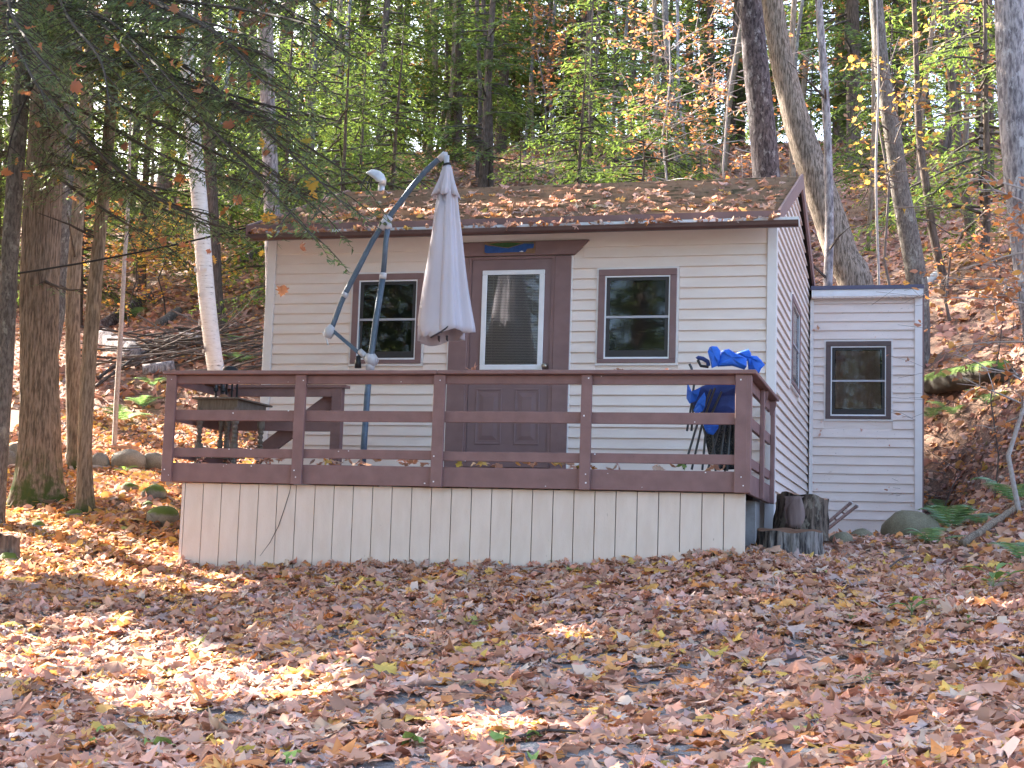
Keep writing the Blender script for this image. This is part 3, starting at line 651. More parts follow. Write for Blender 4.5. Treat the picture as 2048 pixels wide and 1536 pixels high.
hem = [V[i * nq + nq - 1] + np.array([.004, -.004, -.008]) for i in range(5, len(fl))]; MB().tube(curve(hem, 4), [.010] * (len(hem) * 4 - 3), 8).build('hem_lining', MT['fabric_dark'], um, smooth=True)
for u, v in ((886, 684), (902, 683)):
    q = up(u, v, -.14); MB().tube([q + (0, 0, .04), q, q + (.012, -.01, -.018)], [.014, .012, .006], 8).build('rib_tip', MT['fabric_dark'], um, smooth=True)

# ------------------------------------------------------------------ folded camp chairs in the deck corner
CY = -1.95
def cc(a, b, dy=0): q = px(1300 + a / 5.12, 640 + b / 5.12, CY); q[1] += dy; return q
def pillow(poly, dy, th, mat, name, par):
    P = [cc(a, b, dy) for a, b in poly]; n = len(P); c = sum(P) / n; P = [c + (p - c) * 1.07 for p in P]
    rings = []; V = []
    for t, d in ((1, 0), (.86, .55), (.5, .9)):
        V += [c + (p - c) * t + np.array([0, -th * .55 * d + .02 * math.sin(2.6 * i + 2 * t), .012 * math.sin(4.1 * i)]) for i, p in enumerate(P)]
    V.append(c + np.array([0, -th * .4, .01]))
    for t, d in ((.8, .5),): V += [c + (p - c) * t + np.array([0, th * d, 0]) for p in P]
    V.append(c + np.array([0, th * .6, 0]))
    Fc = []
    for r in range(2): Fc += [(r * n + i, r * n + (i + 1) % n, (r + 1) * n + (i + 1) % n, (r + 1) * n + i) for i in range(n)]
    Fc += [(2 * n + i, 2 * n + (i + 1) % n, 3 * n) for i in range(n)]
    o = 3 * n + 1
    Fc += [((i + 1) % n, i, o + i, o + (i + 1) % n) for i in range(n)] + [(o + (i + 1) % n, o + i, o + n) for i in range(n)]
    ob = MB().add(V, Fc).build(name, mat, par, smooth=True); s = ob.modifiers.new('bevel', 'BEVEL'); s.width = .006; s.segments = 2
    return ob
def chair(label, panels, legs, dy):
    lx, ly = legs[0][0]; b0 = cc(lx, ly, dy)
    t = thing('camp_chair', label, 'camping chair', (b0[0], b0[1], .84), 'folded camping chairs in the deck corner')
    for poly, d, th, mt, nm in panels: pillow(poly, dy + d, th, MT[mt], nm, t)
    for i, l in enumerate(legs): MB().tube([cc(a, b_, dy + .04 * i) for a, b_ in l], .011, 8).build('leg', MT['steel'], t)
    return t
c1 = chair('folded blue camp chair with a pointed flap, leftmost of the leaning chairs', [
    ([(612, 285), (640, 270), (690, 290), (728, 325), (715, 420), (700, 480), (640, 490), (625, 430), (600, 345)], -.04, .05, 'blue', 'back_cloth'),
    ([(388, 640), (405, 700), (428, 748), (520, 690), (500, 760), (470, 840), (415, 850), (378, 795)], -.03, .03, 'blue', 'seat_cloth'),
    ([(450, 925), (500, 830), (560, 760), (578, 800), (570, 880), (545, 950), (480, 960)], -.05, .03, 'blue', 'seat_cloth')],
    [[(345, 1530), (480, 1080), (625, 710)], [(420, 1530), (530, 1050), (660, 690)], [(365, 1130), (410, 870), (440, 640)], [(405, 1125), (425, 860)]], 0)
MB().tube([cc(480, 400), cc(495, 386), cc(540, 395), cc(590, 425), cc(600, 470)], .02, 8).build('arm_end', MT['navy'], c1); MB().tube([cc(490, 410), cc(520, 470), cc(600, 480)], .014, 8).build('arm_end', MT['black'], c1)
MB().tube([cc(405, 450), cc(425, 490), cc(440, 560)], .012, 8).build('arm_tip', MT['steel'], c1)
chair('folded blue camp chair with a rounded fold over the rail, middle of the leaning chairs', [
    ([(725, 330), (760, 308), (810, 312), (880, 345), (950, 370), (985, 410), (988, 470), (960, 500), (840, 480), (700, 470), (705, 440)], -.12, .08, 'blue', 'back_cloth'),
    ([(410, 760), (520, 660), (640, 630), (760, 630), (900, 640), (920, 760), (880, 930), (700, 960), (520, 950), (430, 860)], .03, .05, 'navy', 'seat_cloth'),
    ([(535, 1060), (690, 1060), (685, 1110), (640, 1165), (580, 1150), (545, 1110)], -.03, .03, 'blue', 'seat_cloth')],
    [[(520, 1530), (560, 1080), (720, 720)], [(570, 1530), (690, 1080), (760, 760)], [(680, 1530), (740, 1080), (800, 780)], [(640, 1530), (610, 1100), (640, 740)]], .10)
chair('folded blue camp chair with a drooping lobe, nearest the corner post of the deck', [
    ([(830, 318), (900, 292), (985, 283), (1008, 300), (1012, 330), (1070, 352), (1112, 375), (1146, 420), (1110, 480), (1080, 520), (985, 500), (980, 400)], -.02, .09, 'blue', 'back_cloth'),
    ([(640, 880), (700, 830), (790, 770), (900, 690), (940, 720), (800, 830), (720, 900), (650, 925)], -.06, .025, 'blue', 'seat_cloth'),
    ([(640, 760), (760, 690), (930, 680), (980, 800), (980, 960), (920, 1050), (760, 1010), (660, 930)], .03, .06, 'navy', 'seat_cloth'),
    ([(500, 1060), (760, 1020), (900, 1030), (950, 1150), (950, 1350), (900, 1500), (660, 1500), (560, 1330)], .08, .05, 'mesh', 'carry_bag')],
    [[(760, 1530), (790, 1070), (830, 720)], [(840, 1530), (830, 1080), (860, 720)], [(900, 1530), (880, 1080), (860, 740)], [(720, 1530), (760, 1100), (840, 800)]], .22)
# ------------------------------------------------------------------ table on the deck
TY0, TY1 = -1.92, -1.15
ta = px(383, 797, TY0); tb = px(475, 794, TY0); tz = px(440, 794, TY0)[2]
tx0, tx1 = ta[0], tb[0]
tab = thing('table', 'weathered grey wooden table with turned legs behind the left railing', 'table', ((tx0 + tx1) / 2, -1.55, .836))
MB().box(tx0 - .0, tx1 + .02, TY0, TY1 + .06, tz - .02, tz).build('tabletop', MT['tablewood'], tab, bevel=.004)
for i in range(1):
    for a in ((tx0 + .045, tx1 - .02, TY0 + .05, TY0 + .07), (tx0 + .045, tx1 - .02, TY1 - .04, TY1 - .02)): MB().box(*a, tz - .16, tz - .021).build('apron', MT['tablewood'], tab)
    for a in ((tx0 + .045, tx0 + .065), (tx1 - .04, tx1 - .02)): MB().box(*a, TY0 + .0705, TY1 - .0405, tz - .16, tz - .021).build('apron', MT['tablewood'], tab)
def turned(x, y, z0, z1, r, par, nm='leg'):
    h = z1 - z0; pr_ = [(r * 1.1, 0), (r * 1.1, .1), (r * .6, .11), (r * .9, .14), (r * .5, .17), (r * 1.0, .19), (r * 1.2, .26), (r * 1.2, .38), (r * .6, .4), (r * .95, .43), (r * .55, .46), (r * .9, .5), (r * .5, .54), (r * .85, .58), (r * .6, .62), (r * .95, .66), (r * .7, .7), (r * 1.1, .74), (r * 1.1, 1)]
    MB().lathe([(a, z0 + b * h) for a, b in pr_], (x, y, 0), 12).build(nm, MT['tablewood'], par, smooth=False)
for x in (tx0 + .07, tx1 - .05):
    for y in (TY0 + .08, TY1 - .06): turned(x, y, .837, tz - .1, .036, tab)
for x in (tx0 + .2, tx0 + .275): turned(x, TY0 + .3, .95, tz - .15, .025, tab, 'spindle')
MB().box(tx0 + .05, tx1 - .03, TY0 + .28, TY0 + .32, .93, 1.0).build('stretcher', MT['tablewood'], tab)
MB().box(tx1 - .065, tx1 - .035, TY0 + .1, TY1 - .1, .98, 1.04).build('stretcher', MT['tablewood'], tab); MB().box(tx0 + .055, tx0 + .085, TY0 + .1, TY1 - .1, .98, 1.04).build('stretcher', MT['tablewood'], tab)
gq = px(461, 735, -1.5)
gr = thing('grill', 'small black domed grill on the deck table behind the left railing', 'grill', (gq[0], -1.5, tz + .001))
dz = gq[2] + .015
MB().lathe([(.075, dz - .17), (.082, dz - .13), (.082, dz - .06), (.078, dz - .03), (.06, dz - .008), (.03, dz)], (gq[0], -1.5, 0), 16).build('lid', MT['black'], gr, smooth=True)
MB().tube([(gq[0] - .078, -1.56, dz - .1), (gq[0] - .072, -1.565, dz - .02), (gq[0] - .05, -1.565, dz + .004)], .006, 6).build('rim_glint', MT['white'], gr)  # white tube stands in for the glint on the lid's left edge
for dx in (-.06, .06):
    for dy in (-.06, .06): MB().box(gq[0] + dx - .008, gq[0] + dx + .008, -1.5 + dy - .008, -1.5 + dy + .008, tz, dz - .16).build('leg', MT['black'], gr)
for u, lab in ((432, 'small black candle holder on the deck table, left of its twin'), (446, 'small black candle holder on the deck table, right of its twin')):
    q = px(u, 778, -1.75); c_ = thing('candle_holder', lab, 'candle holder', (q[0], -1.75, tz))
    MB().lathe([(.03, tz), (.03, tz + .015), (.012, tz + .02), (.012, tz + .07), (.026, tz + .08), (.026, tz + .11)], (q[0], -1.75, 0), 10).build('stem', MT['black'], c_)
    MB().lathe([(.018, tz + .1105), (.018, tz + .14)], (q[0], -1.75, 0), 10).build('candle', MT['steel'], c_)
q = px(446, 792, -1.86); bw = MB().lathe([(.045, tz), (.05, tz + .012), (.035, tz + .03), (.012, tz + .036)], (q[0], -1.84, 0), 14).build('wooden_bowl', MT['cutwood'], smooth=True); tag(bw, 'small tan upturned wooden bowl on the deck table', 'bowl')

# ------------------------------------------------------------------ ground things
def blob(name, c, r, mat, label=None, cat=None, parent=None, seed=0, sub=3, rough=.18, flat=.0, group=None, rot=0):
    import bmesh
    bm = bmesh.new(); bmesh.ops.create_icosphere(bm, subdivisions=sub, radius=1); r_ = np.random.default_rng(seed)
    K = r_.normal(0, 1.3, (7, 3)); P = r_.uniform(0, 6.28, 7); c_, s_ = math.cos(rot), math.sin(rot)
    for v in bm.verts:
        p = np.array(v.co); d = 1 + rough * sum(math.sin(K[k] @ p * (1 + .4 * k) + P[k]) / (1 + .5 * k) for k in range(7)) / 2
        p = p * d * np.array(r); p = np.array([c_ * p[0] - s_ * p[1], s_ * p[0] + c_ * p[1], p[2]])
        if p[2] < -flat * r[2] and flat: p[2] = -flat * r[2]
        v.co = p
    me = bpy.data.meshes.new(name); bm.to_mesh(me); bm.free(); me.materials.append(mat)
    me.polygons.foreach_set('use_smooth', [True] * len(me.polygons))
    o = link(name, me); o.location = c
    return tag(o, label, cat, group)
def gp(u, v, Y0=None):
    """point where the ray through a photo pixel meets the ground"""
    Ys = np.linspace(-9.5, 34, 700); P = np.array([px(u, v, y) for y in Ys]); g = gz(P[:, 0], P[:, 1])
    d = P[:, 2] - g
    i = np.argmax(d < 0) if (d < 0).any() else len(d) - 1
    return np.array([P[i, 0], P[i, 1], g[i]])
def rock(u, v, w, h, mat, label, seed, cat='rock', Y=None, name='rock', **k):
    p = gp(u, v) if Y is None else np.array([*px(u, v, Y)[:2], g1(*px(u, v, Y)[:2])])
    sc = pr(p)[2] / F_PX; rx = w * sc * .58; rzz = h * sc * .72
    return blob(name, (p[0], p[1] + rx * .3, p[2] + rzz * .35), (rx, rx * .8, rzz), mat, label, cat, seed=seed, **k)
rock(1817, 1076, 96, 54, MT['stone_olive'], 'large rounded olive grey boulder against the shed corner', 3, 'boulder', rough=.12, name='boulder')
rock(1684, 1090, 44, 26, MT['stone_olive'], 'small olive rock beside the stumps at the foot of the shed', 4)
rock(1722, 1080, 40, 22, MT['stone_olive'], 'low olive rock between the small rock and the boulder', 5)
for i, (u, v, w_, h_, mt, lb) in enumerate([(196, 936, 40, 34, 'stone', 'round grey rock right behind the twin brown trunks'), (256, 938, 74, 38, 'stone', 'long slanting grey rock in front of the little crate'), (308, 940, 56, 36, 'stone', 'pale angular rock beside the left deck post'),
    (140, 925, 26, 34, 'stone', 'grey rock glimpsed between the big hemlock and the brown trunk'), (28, 930, 34, 42, 'stone', 'dark rock left of the big hemlock at the photo edge'), (8, 935, 30, 40, 'stone', 'rock at the far left edge of the rock row'),
    (257, 985, 32, 20, 'mossy', 'small bright mossy rock, upper one in the sunny leaves'), (304, 1000, 44, 30, 'mossy', 'pale mossy rock left of the deck skirting'), (318, 1049, 56, 36, 'mossy', 'round mossy rock nearest the skirting corner'),
    (145, 1035, 28, 14, 'mossy', 'low moss clump at the foot of the slim brown trunk'), (76, 1060, 24, 18, 'mossy', 'small olive stone in the sunny leaves below the hemlock'), (294, 1015, 20, 14, 'mossy', 'tiny mossy stone between two mossy rocks'), (12, 1128, 34, 24, 'mossy', 'flat mossy stone under the old stump at the left edge')]):
    rock(u, v, w_, h_, MT[mt], lb, 20 + i, group='rocks scattered left of the deck')
# wooden crate
q = gp(245, 918); cr = thing('crate', 'small pale slatted wooden crate behind the slanting rock', 'crate', tuple(q))
s_ = pr(q)[2] / F_PX; W2 = 17 * s_; H2 = 30 * s_
for i in range(3): MB().box(q[0] - W2, q[0] + W2, q[1] - .01, q[1], q[2] + H2 * (i * .34 + .02), q[2] + H2 * (i * .34 + .22)).build('slat', MT['cratewood'], cr)
for i in range(3): MB().box(q[0] + W2, q[0] + W2 + .012, q[1] + .002, q[1] + .25, q[2] + H2 * (i * .34 + .02), q[2] + H2 * (i * .34 + .22)).build('slat', MT['cratewood'], cr)
for x in (q[0] - W2 + .012, q[0] + W2 - .014): MB().box(x - .012, x + .012, q[1] + .001, q[1] + .02, q[2] - .03, q[2] + H2).build('corner_post', MT['cratewood'], cr)
# stumps
def stump(name, label, c, r, h, mat, tilt=(0, 0), seed=0, n=72):
    r_ = np.random.default_rng(seed); t = thing(name, label, 'stump', tuple(c)); m_ = 16
    ph = r_.uniform(0, 6.28, 6); V = []
    for i in range(m_):
        z = h * i / (m_ - 1)
        for k in range(n):
            th = 2 * math.pi * k / n
            rr = r * (1 + .06 * math.sin(2 * th + ph[0]) + .04 * math.sin(3 * th + ph[1]) - .075 * abs(math.sin(8 * th + .8 * math.sin(z * 9 + ph[2]) + ph[3])) - .05 * abs(math.sin(13 * th + 1.2 * math.sin(z * 7) + ph[4])) + .14 * (1 - z / h) ** 2)
            V.append((c[0] + rr * math.cos(th) + tilt[0] * z, c[1] + rr * math.sin(th) + tilt[1] * z, c[2] + z * (1 + (.07 * math.cos(th + ph[5]) + .03 * math.sin(5 * th + ph[2])) * (i / (m_ - 1)))))
    Fc = [(i * n + k, i * n + (k + 1) % n, (i + 1) * n + (k + 1) % n, (i + 1) * n + k) for i in range(m_ - 1) for k in range(n)]
    MB().add(V, Fc).build('bark', mat, t, smooth=True)
    top = [np.array(V[(m_ - 1) * n + k]) for k in range(n)]; cc_ = sum(top) / n + np.array([0, 0, .012])
    MB().add(top + [cc_], [(k, (k + 1) % n, n) for k in range(n)]).build('cut_top', MT['cutwood'], t)
    return t
def stone_bark(name, a, b): return bark(name, a, b, 22, .12)
MT['st1'] = bark('old_stump_bark', (.04, .03, .025), (.19, .145, .115), 26, .14, lichen=(.22, .19, .15)); MT['st2'] = bark('pale_ridged_stump_bark', (.085, .075, .075), (.60, .55, .51), 20, .10)
p = px(1600, 1075, -.55); st_sc = pr(p)[2] / F_PX
p0s = p; zb = p[2] - .03; stump('stump', 'tall dark tree stump with a bare wood scar behind the pale one', (p[0] + .0, p[1], zb), 54 * st_sc, 82 * st_sc + .03, MT['st1'], (.06, 0), 1)
p = px(1575, 1119, -1.5); s2 = pr(p)[2] / F_PX
stump('stump', 'low wide stump with pale ridged bark in front of the dark one', (p[0], p[1], p[2] - .06), 65 * s2, 58 * s2 + .06, MT['st2'], (.02, 0), 2)
V = []; rr_ = 56 * st_sc; r_ = np.random.default_rng(3); hh = 82 * st_sc + .02
for i in range(10):
    z = zb + .16 + i * (hh - .16) / 9; w_ = (.10 + .20 * min(1, i / 5)) + r_.normal(0, .025); off = -.1 + .12 * i / 9
    for j in range(5): th = -1.85 + off + (j - 2) * w_ / 2; V.append((p0s[0] + rr_ * 1.015 * math.cos(th) + .06 * (z - zb), p0s[1] + rr_ * 1.015 * math.sin(th), z))
MB().add(V, [(i * 5 + j, i * 5 + j + 1, i * 5 + j + 6, i * 5 + j + 5) for i in range(9) for j in range(4)]).build('bare_wood', M('bare_wood', (.15, .10, .09), (.27, .20, .185), 20, (1, 1, .12), .85, .5, 30), S.objects['stump'], smooth=True)
p = px(1575, 1119, -1.5); s2 = pr(p)[2] / F_PX
stump('stump', 'low wide stump with pale ridged bark in front of the dark one', (p[0], p[1], p[2] - .06), 65 * s2, 58 * s2 + .06, MT['st2'], (.02, 0), 2)
V = []; c0 = px(1600, 1075, -.55); rr_ = 56 * st_sc
for i in range(9):
    z = zb + .12 + i * (82 * st_sc - .10) / 8; w_ = .05 + .04 * math.sin(i * .45); 
    for j in range(5): th = -1.72 + (j - 2) * w_ * 1.9 + .02 * math.sin(i); V.append((p0s[0] + rr_ * 1.02 * math.cos(th) + .06 * (z - zb), p0s[1] + rr_ * 1.02 * math.sin(th), z))
o = MB().add(V, [(i * 5 + j, i * 5 + j + 1, i * 5 + j + 6, i * 5 + j + 5) for i in range(8) for j in range(4)]).build('bare_wood', M('bare_wood', (.20, .14, .13), (.30, .22, .20), 18, (1, 1, .15), .85), S.objects['stump'], smooth=True)
q = o.modifiers.new('s', 'SOLIDIFY'); q.thickness = .02
q = gp(12, 1122); s3 = pr(q)[2] / F_PX
stump('stump', 'broken grey stump at the left photo edge in the sun', (q[0], q[1], q[2] - .05), 24 * s3, 60 * s3, MT['st1'], (.0, 0), 3)
# rusty pipe frame
A1 = px(1700, 1007, 4.3); A2 = px(1712, 1013, 4.2); B1 = px(1648, 1052, 3.4); B2 = px(1650, 1062, 3.3)
pf = thing('pipe_frame', 'rusty two pipe handle frame leaning out from behind the stumps', 'pipe frame', tuple(B1))
for a, b in ((A1, B1), (A2, B2)):
    d = (b - a) * .35
    MB().tube([a, b + d], .021, 10).build('pipe', MT['rust'], pf, smooth=True); e = (a - b) / np.linalg.norm(a - b)
    MB().tube([a + e * .001, a + e * .025], .03, 10).build('pipe_cap', MT['ring'], pf)
for t in (.35, .62): MB().tube([A1 + (B1 - A1) * t, A2 + (B2 - A2) * t], .012, 8).build('cross_bar', MT['rust'], pf)
MB().tube([px(1648, 1060, 3.0), px(1672, 1092, 2.2), px(1690, 1122, 1.6)], .02, 8).build('lower_leg', MT['rust'], pf)
# logs
def log(label, a, b, r, mat, seed=0, name='fallen_log', n=18, r1=None):
    r_ = np.random.default_rng(seed); a = np.array(a); b = np.array(b); m_ = max(4, int(np.linalg.norm(b - a) / max(r * 2.2, .1))); pts = [a + (b - a) * i / (m_ - 1) + r_.normal(0, r * .10, 3) for i in range(m_)]
    rr = [(r + ((r1 or r) - r) * i / (m_ - 1)) * (1 + r_.normal(0, .07)) for i in range(m_)]; rr[0] *= .9; rr[-1] *= .85
    o = MB().tube(pts, rr, n).build(name, mat, smooth=True)
    return tag(o, label, 'log')
def on(u, v, lift=.1): q = gp(u, v); q[2] += lift; return q
log('bright green mossy fallen log on the bank right of the shed', on(1862, 790, .14), on(2010, 768, .2), .19, MT['mosslog'], 1)
log('short white birch log high on the right bank', on(1850, 575, .05), on(1884, 552, .08), .085, MT['birch'], 2)
log('grey lichen covered fallen log left of the brush pile', on(205, 690, .12), on(278, 725, .1), .20, MT['b_pale'], 3)
log('broken pale log section lying on the left hillside', on(318, 655, .06), on(356, 632, .1), .10, MT['b_grey'], 4)
log('dark rotten log running up the left hillside', on(205, 662, .1), on(300, 600, .1), .13, MT['b_dark'], 5)
log('pale curved log right above the brush pile', on(362, 672, .05), on(412, 690, .05), .07, MT['b_pale'], 6)
log('mossy pale log end poking out of the brush pile beside the deck', on(285, 748, .05), on(350, 742, .05), .13, MT['b_pale'], 7)
log('dark fallen trunk low on the hill behind the roof', on(1255, 345, .2), on(1345, 325, .2), .22, MT['b_dark'], 8)
log('dark log lying across the hillside left of the cabin wall', on(485, 530, .1), on(530, 505, .1), .10, MT['b_dark'], 9)
log('thin dead branch lying before the rocks left of the deck', on(165, 938, .03), on(322, 950, .03), .035, MT['palebranch'], 10, 'fallen_branch', 8, .015)
log('low fallen branch across the leaves of the right bank', on(1925, 1100, .05), on(2046, 1020, .08), .045, MT['b_brown'], 11, 'fallen_branch', 10, .03)
# brush pile
bp = gp(400, 738); brush = thing('brush_pile', 'long heap of bare cut branches on the hillside behind the deck', 'brush pile', tuple(bp))
r_ = np.random.default_rng(5)
for i in range(70):
    u = r_.uniform(262, 560); v = r_.uniform(690, 742); p = gp(min(u, 520), v) if u < 520 else gp(520, v) + np.array([(u - 520) * .006, 0, 0])
    l = r_.uniform(.5, 1.5); yaw = r_.normal(.25, .35); el = r_.normal(.12, .22) ; d = np.array([math.cos(yaw) * math.cos(el), math.sin(yaw) * math.cos(el), math.sin(el)])
    p = p + np.array([0, 0, r_.uniform(.05, .38)]); k = r_.normal(0, .05, 3)
    MB().tube([p - d * l, p + k, p + d * l * .7 + k * 2, p + d * l + k * 3], [r_.uniform(.012, .028), .015, .01, .005], 5, False).build('branch', MT['twig'] if r_.random() < .6 else MT['twig_dark'], brush)
for (u0, v0, u1, v1, rr) in ((195, 770, 345, 675, .035), (240, 720, 205, 680, .02), (190, 785, 330, 700, .03), (270, 745, 360, 690, .016), (480, 745, 550, 650, .008), (525, 640, 535, 700, .006)):
    MB().tube([on(u0, v0, .1), (on(u0, v0, .15) + on(u1, v1, .15)) / 2 + np.array([0, 0, .05]), on(u1, v1, .15)], [rr, rr * .8, rr * .5], 7).build('branch', MT['twig_dark'], brush)
for i, (u0, v0, u1, v1, lb) in enumerate([(1380, 1128, 1452, 1105, 'dark curved stick against the right end of the skirting'), (1400, 1112, 1440, 1126, 'short dark stick crossing the curved one by the skirting'), (1010, 1490, 1170, 1478, 'long dark stick lying in the foreground leaves'), (1765, 1150, 1830, 1115, 'thin dry stick in the leaves below the boulder')]):
    a = on(u0, v0, .02); b_ = on(u1, v1, .03); mid = (a + b_) / 2 + np.array([0, 0, .03])
    tag(MB().tube([a, mid, b_], [.009, .008, .004], 6).build('stick', MT['twig_dark']), lb, 'stick', 'sticks lying on the ground')
# ------------------------------------------------------------------ trees
def unit(v): return v / (np.linalg.norm(v, axis=-1, keepdims=True) + 1e-9)
def resample(pts, rad, step):
    P = curve(pts, 8); R_ = curve([np.array([r, 0, 0]) for r in rad], 8); R_ = [max(.003, r[0]) for r in R_]
    out = [P[0]]; ro = [R_[0]]; acc = 0
    for i in range(1, len(P)):
        acc += np.linalg.norm(P[i] - P[i - 1])
        if acc >= step or i == len(P) - 1: out.append(P[i]); ro.append(R_[i]); acc = 0
    return out, ro
def trunk_mesh(name, pts, rad, mat, parent, n=14, step=.5, ridge=0, flare=0, seed=0):
    P, R_ = resample(pts, rad, step); m_ = len(P); r_ = np.random.default_rng(seed); ph = r_.uniform(0, 6.28, 8)
    V = []; z0 = P[0][2]; root = max(3, int(r_.integers(3, 6)))
    for i in range(m_):
        t = unit(P[min(i + 1, m_ - 1)] - P[max(i - 1, 0)]); a = unit(np.cross(t, (0, 1, .01))); b_ = np.cross(t, a); z = P[i][2] - z0
        th = np.arange(n) * 2 * math.pi / n
        rr = R_[i] * (1 + .03 * np.sin(2 * th + ph[0] + z * .6) + .03 * np.sin(3 * th + ph[1] - z))
        if ridge: rr = rr - R_[i] * ridge * (np.abs(np.sin(15 * th + .5 * np.sin(z * 5 + ph[2]) + .35 * np.sin(z * 13 + 5 * th))) ** .7 + .6 * np.abs(np.sin(26 * th + .7 * np.sin(z * 7 + ph[3]) + 1))) + R_[i] * ridge
        if flare: rr = rr * (1 + flare * math.exp(-max(z - .12, 0) / .28) * (1 + .5 * np.sin(root * th + ph[4])))
        V += list(P[i] + rr[:, None] * (np.cos(th)[:, None] * a + np.sin(th)[:, None] * b_))
    Fc = [(i * n + k, i * n + (k + 1) % n, (i + 1) * n + (k + 1) % n, (i + 1) * n + k) for i in range(m_ - 1) for k in range(n)]
    mb = MB().add(V, Fc); o = mb.build(name, mat, parent, smooth=True)
    return o, P, R_
def pxtree(name, label, cat, pts, wid, Y, mat, n=14, ridge=0, flare=.25, group=None, seed=0, ext=4.0, stubs=0, step=.4):
    W = [px(u, v, Y) for u, v in pts]; R_ = [w_ * pr(p)[2] / F_PX / 2 for w_, p in zip(wid, W)]
    d = W[-1] - W[-2]; d = d / np.linalg.norm(d); W.append(W[-1] + d * ext); R_.append(R_[-1] * .9)
    g = g1(W[0][0], W[0][1])
    if W[0][2] > g - .1: W.insert(0, np.array([W[0][0], W[0][1], g - .25])); R_.insert(0, R_[0])
    t = thing(name, label, cat, (W[0][0], W[0][1], g), group)
    o, P, RR = trunk_mesh('trunk', W, R_, mat, t, n, step, ridge, flare, seed)
    r_ = np.random.default_rng(seed + 99)
    for k in range(stubs):
        i = r_.integers(len(P) // 4, len(P) - 1); yaw = r_.uniform(-2.6, .6); l = r_.uniform(.4, 1.6)
        d = np.array([math.cos(yaw), math.sin(yaw), r_.uniform(-.2, .5)]); p = P[i]
        MB().tube([p, p + d * l * .5 + (0, 0, .03), p + d * l + (0, 0, r_.uniform(-.2, .1))], [.022, .012, .004], 5, False).build('limb', MT['twig_dark'], t)
    return t, P, RR
big, bigP, _ = pxtree('hemlock_tree', 'massive furrowed hemlock trunk with a mossy flared base left of the deck', 'tree', [(75, 1012), (80, 850), (78, 730), (78, 560), (85, 400), (92, 290), (95, 180), (98, 0)], [92, 80, 75, 75, 72, 67, 60, 52], .5, MT['b_hem'], 110, .06, .6, seed=1, ext=9, step=.12)
pxtree('tree', 'lichen mottled trunk at the far left photo edge before the hemlock', 'tree', [(-16, 1060), (-2, 880), (11, 700), (17, 560), (26, 420), (35, 280), (46, 140), (53, 0)], [44, 40, 37, 36, 35, 34, 32, 30], -1.0, MT['b_grey'], 20, 0, .2, seed=2, ext=7)
pxtree('tree', 'straight brown trunk just right of the massive hemlock, base hidden by rocks', 'tree', [(150, 945), (147, 760), (146, 600), (151, 500), (164, 300), (178, 130), (187, 0)], [29, 29, 28, 26, 25, 24, 22], 3.4, MT['b_brown'], 32, .03, .15, seed=3, ext=6, stubs=3, step=.2)
pxtree('tree', 'slim brown trunk leaning right with its base in the sunny leaves', 'tree', [(171, 1026), (169, 900), (176, 750), (188, 600), (197, 500), (215, 300), (228, 137), (238, 0)], [32, 28, 29, 28, 26, 24, 23, 21], -.3, MT['b_brown'], 32, .03, .35, seed=4, ext=6, stubs=3, step=.2)
pxtree('sapling', 'thin smooth grey sapling stem between the slim trunk and the birch', 'tree', [(229, 890), (233, 800), (243, 640), (249, 520), (256, 420), (262, 200)], [9, 10, 9, 8, 7, 4], 5.2, MT['palebranch'], 10, 0, .1, seed=5, ext=1)
bt, bP, bR = pxtree('birch_tree', 'white peeling birch trunk rising behind the left end of the deck', 'birch', [(440, 790), (431, 735), (420, 650), (411, 560), (402, 440), (389, 300), (377, 190), (372, 0)], [36, 35, 34, 34, 32, 30, 28, 25], 7, MT['birch'], 24, 0, .1, seed=6, ext=5)
r_ = np.random.default_rng(8)
for k in range(26):   # curling bark flakes
    i = r_.integers(2, len(bP) - 8); th = r_.uniform(2.2, 5.2); p = bP[i]; rr = bR[i]; w_ = r_.uniform(.04, .12); h = r_.uniform(.03, .10); V = []
    for a in range(5):
        t = a / 4; c_ = th + t * w_ / rr; q = rr * (1.02 + .35 * t * t)
        for z in (0, h): V.append(p + np.array([q * math.cos(c_), q * math.sin(c_), z]))
    MB().add(V, [(2 * a, 2 * a + 2, 2 * a + 3, 2 * a + 1) for a in range(4)]).build('bark_flake', MT['birch'] if k % 3 else MT['ring'], bt, smooth=True)
pxtree('tree', 'grey trunk standing right behind the white birch', 'tree', [(441, 662), (432, 600), (428, 500), (423, 400), (418, 250), (412, 0)], [34, 28, 26, 25, 23, 20], 11.5, MT['b_bg'], 16, 0, .3, seed=7, ext=5, stubs=3)
pxtree('tree', 'pale lichen spotted trunk just behind the left end of the cabin roof', 'tree', [(548, 620), (545, 470), (541, 350), (536, 215), (532, 0)], [36, 34, 32, 30, 27], 8.5, MT['b_pale'], 20, 0, .1, seed=8, ext=5, stubs=4)
pxtree('tree', 'slender pale trunk half hidden in hemlock boughs above the roof vent', 'tree', [(610, 440), (620, 300), (628, 80), (631, 0)], [19, 18, 16, 15], 17, MT['b_grey'], 14, 0, .1, seed=9, ext=5, stubs=4)
pxtree('maple_tree', 'big dark lichen patched trunk rising behind the right end of the roof', 'tree', [(1546, 520), (1533, 350), (1522, 220), (1510, 110), (1502, 0)], [58, 54, 52, 51, 48], 8, MT['b_dark'], 40, .015, .2, seed=10, ext=6, step=.2)
pxtree('ash_tree', 'stout ridged trunk curving down right behind the cabin gable', 'tree', [(1715, 610), (1683, 513), (1641, 385), (1597, 255), (1562, 110), (1545, 0), (1538, -60)], [70, 66, 64, 56, 46, 42, 40], 7.2, MT['b_ash'], 60, .035, .12, seed=11, ext=5, step=.12)
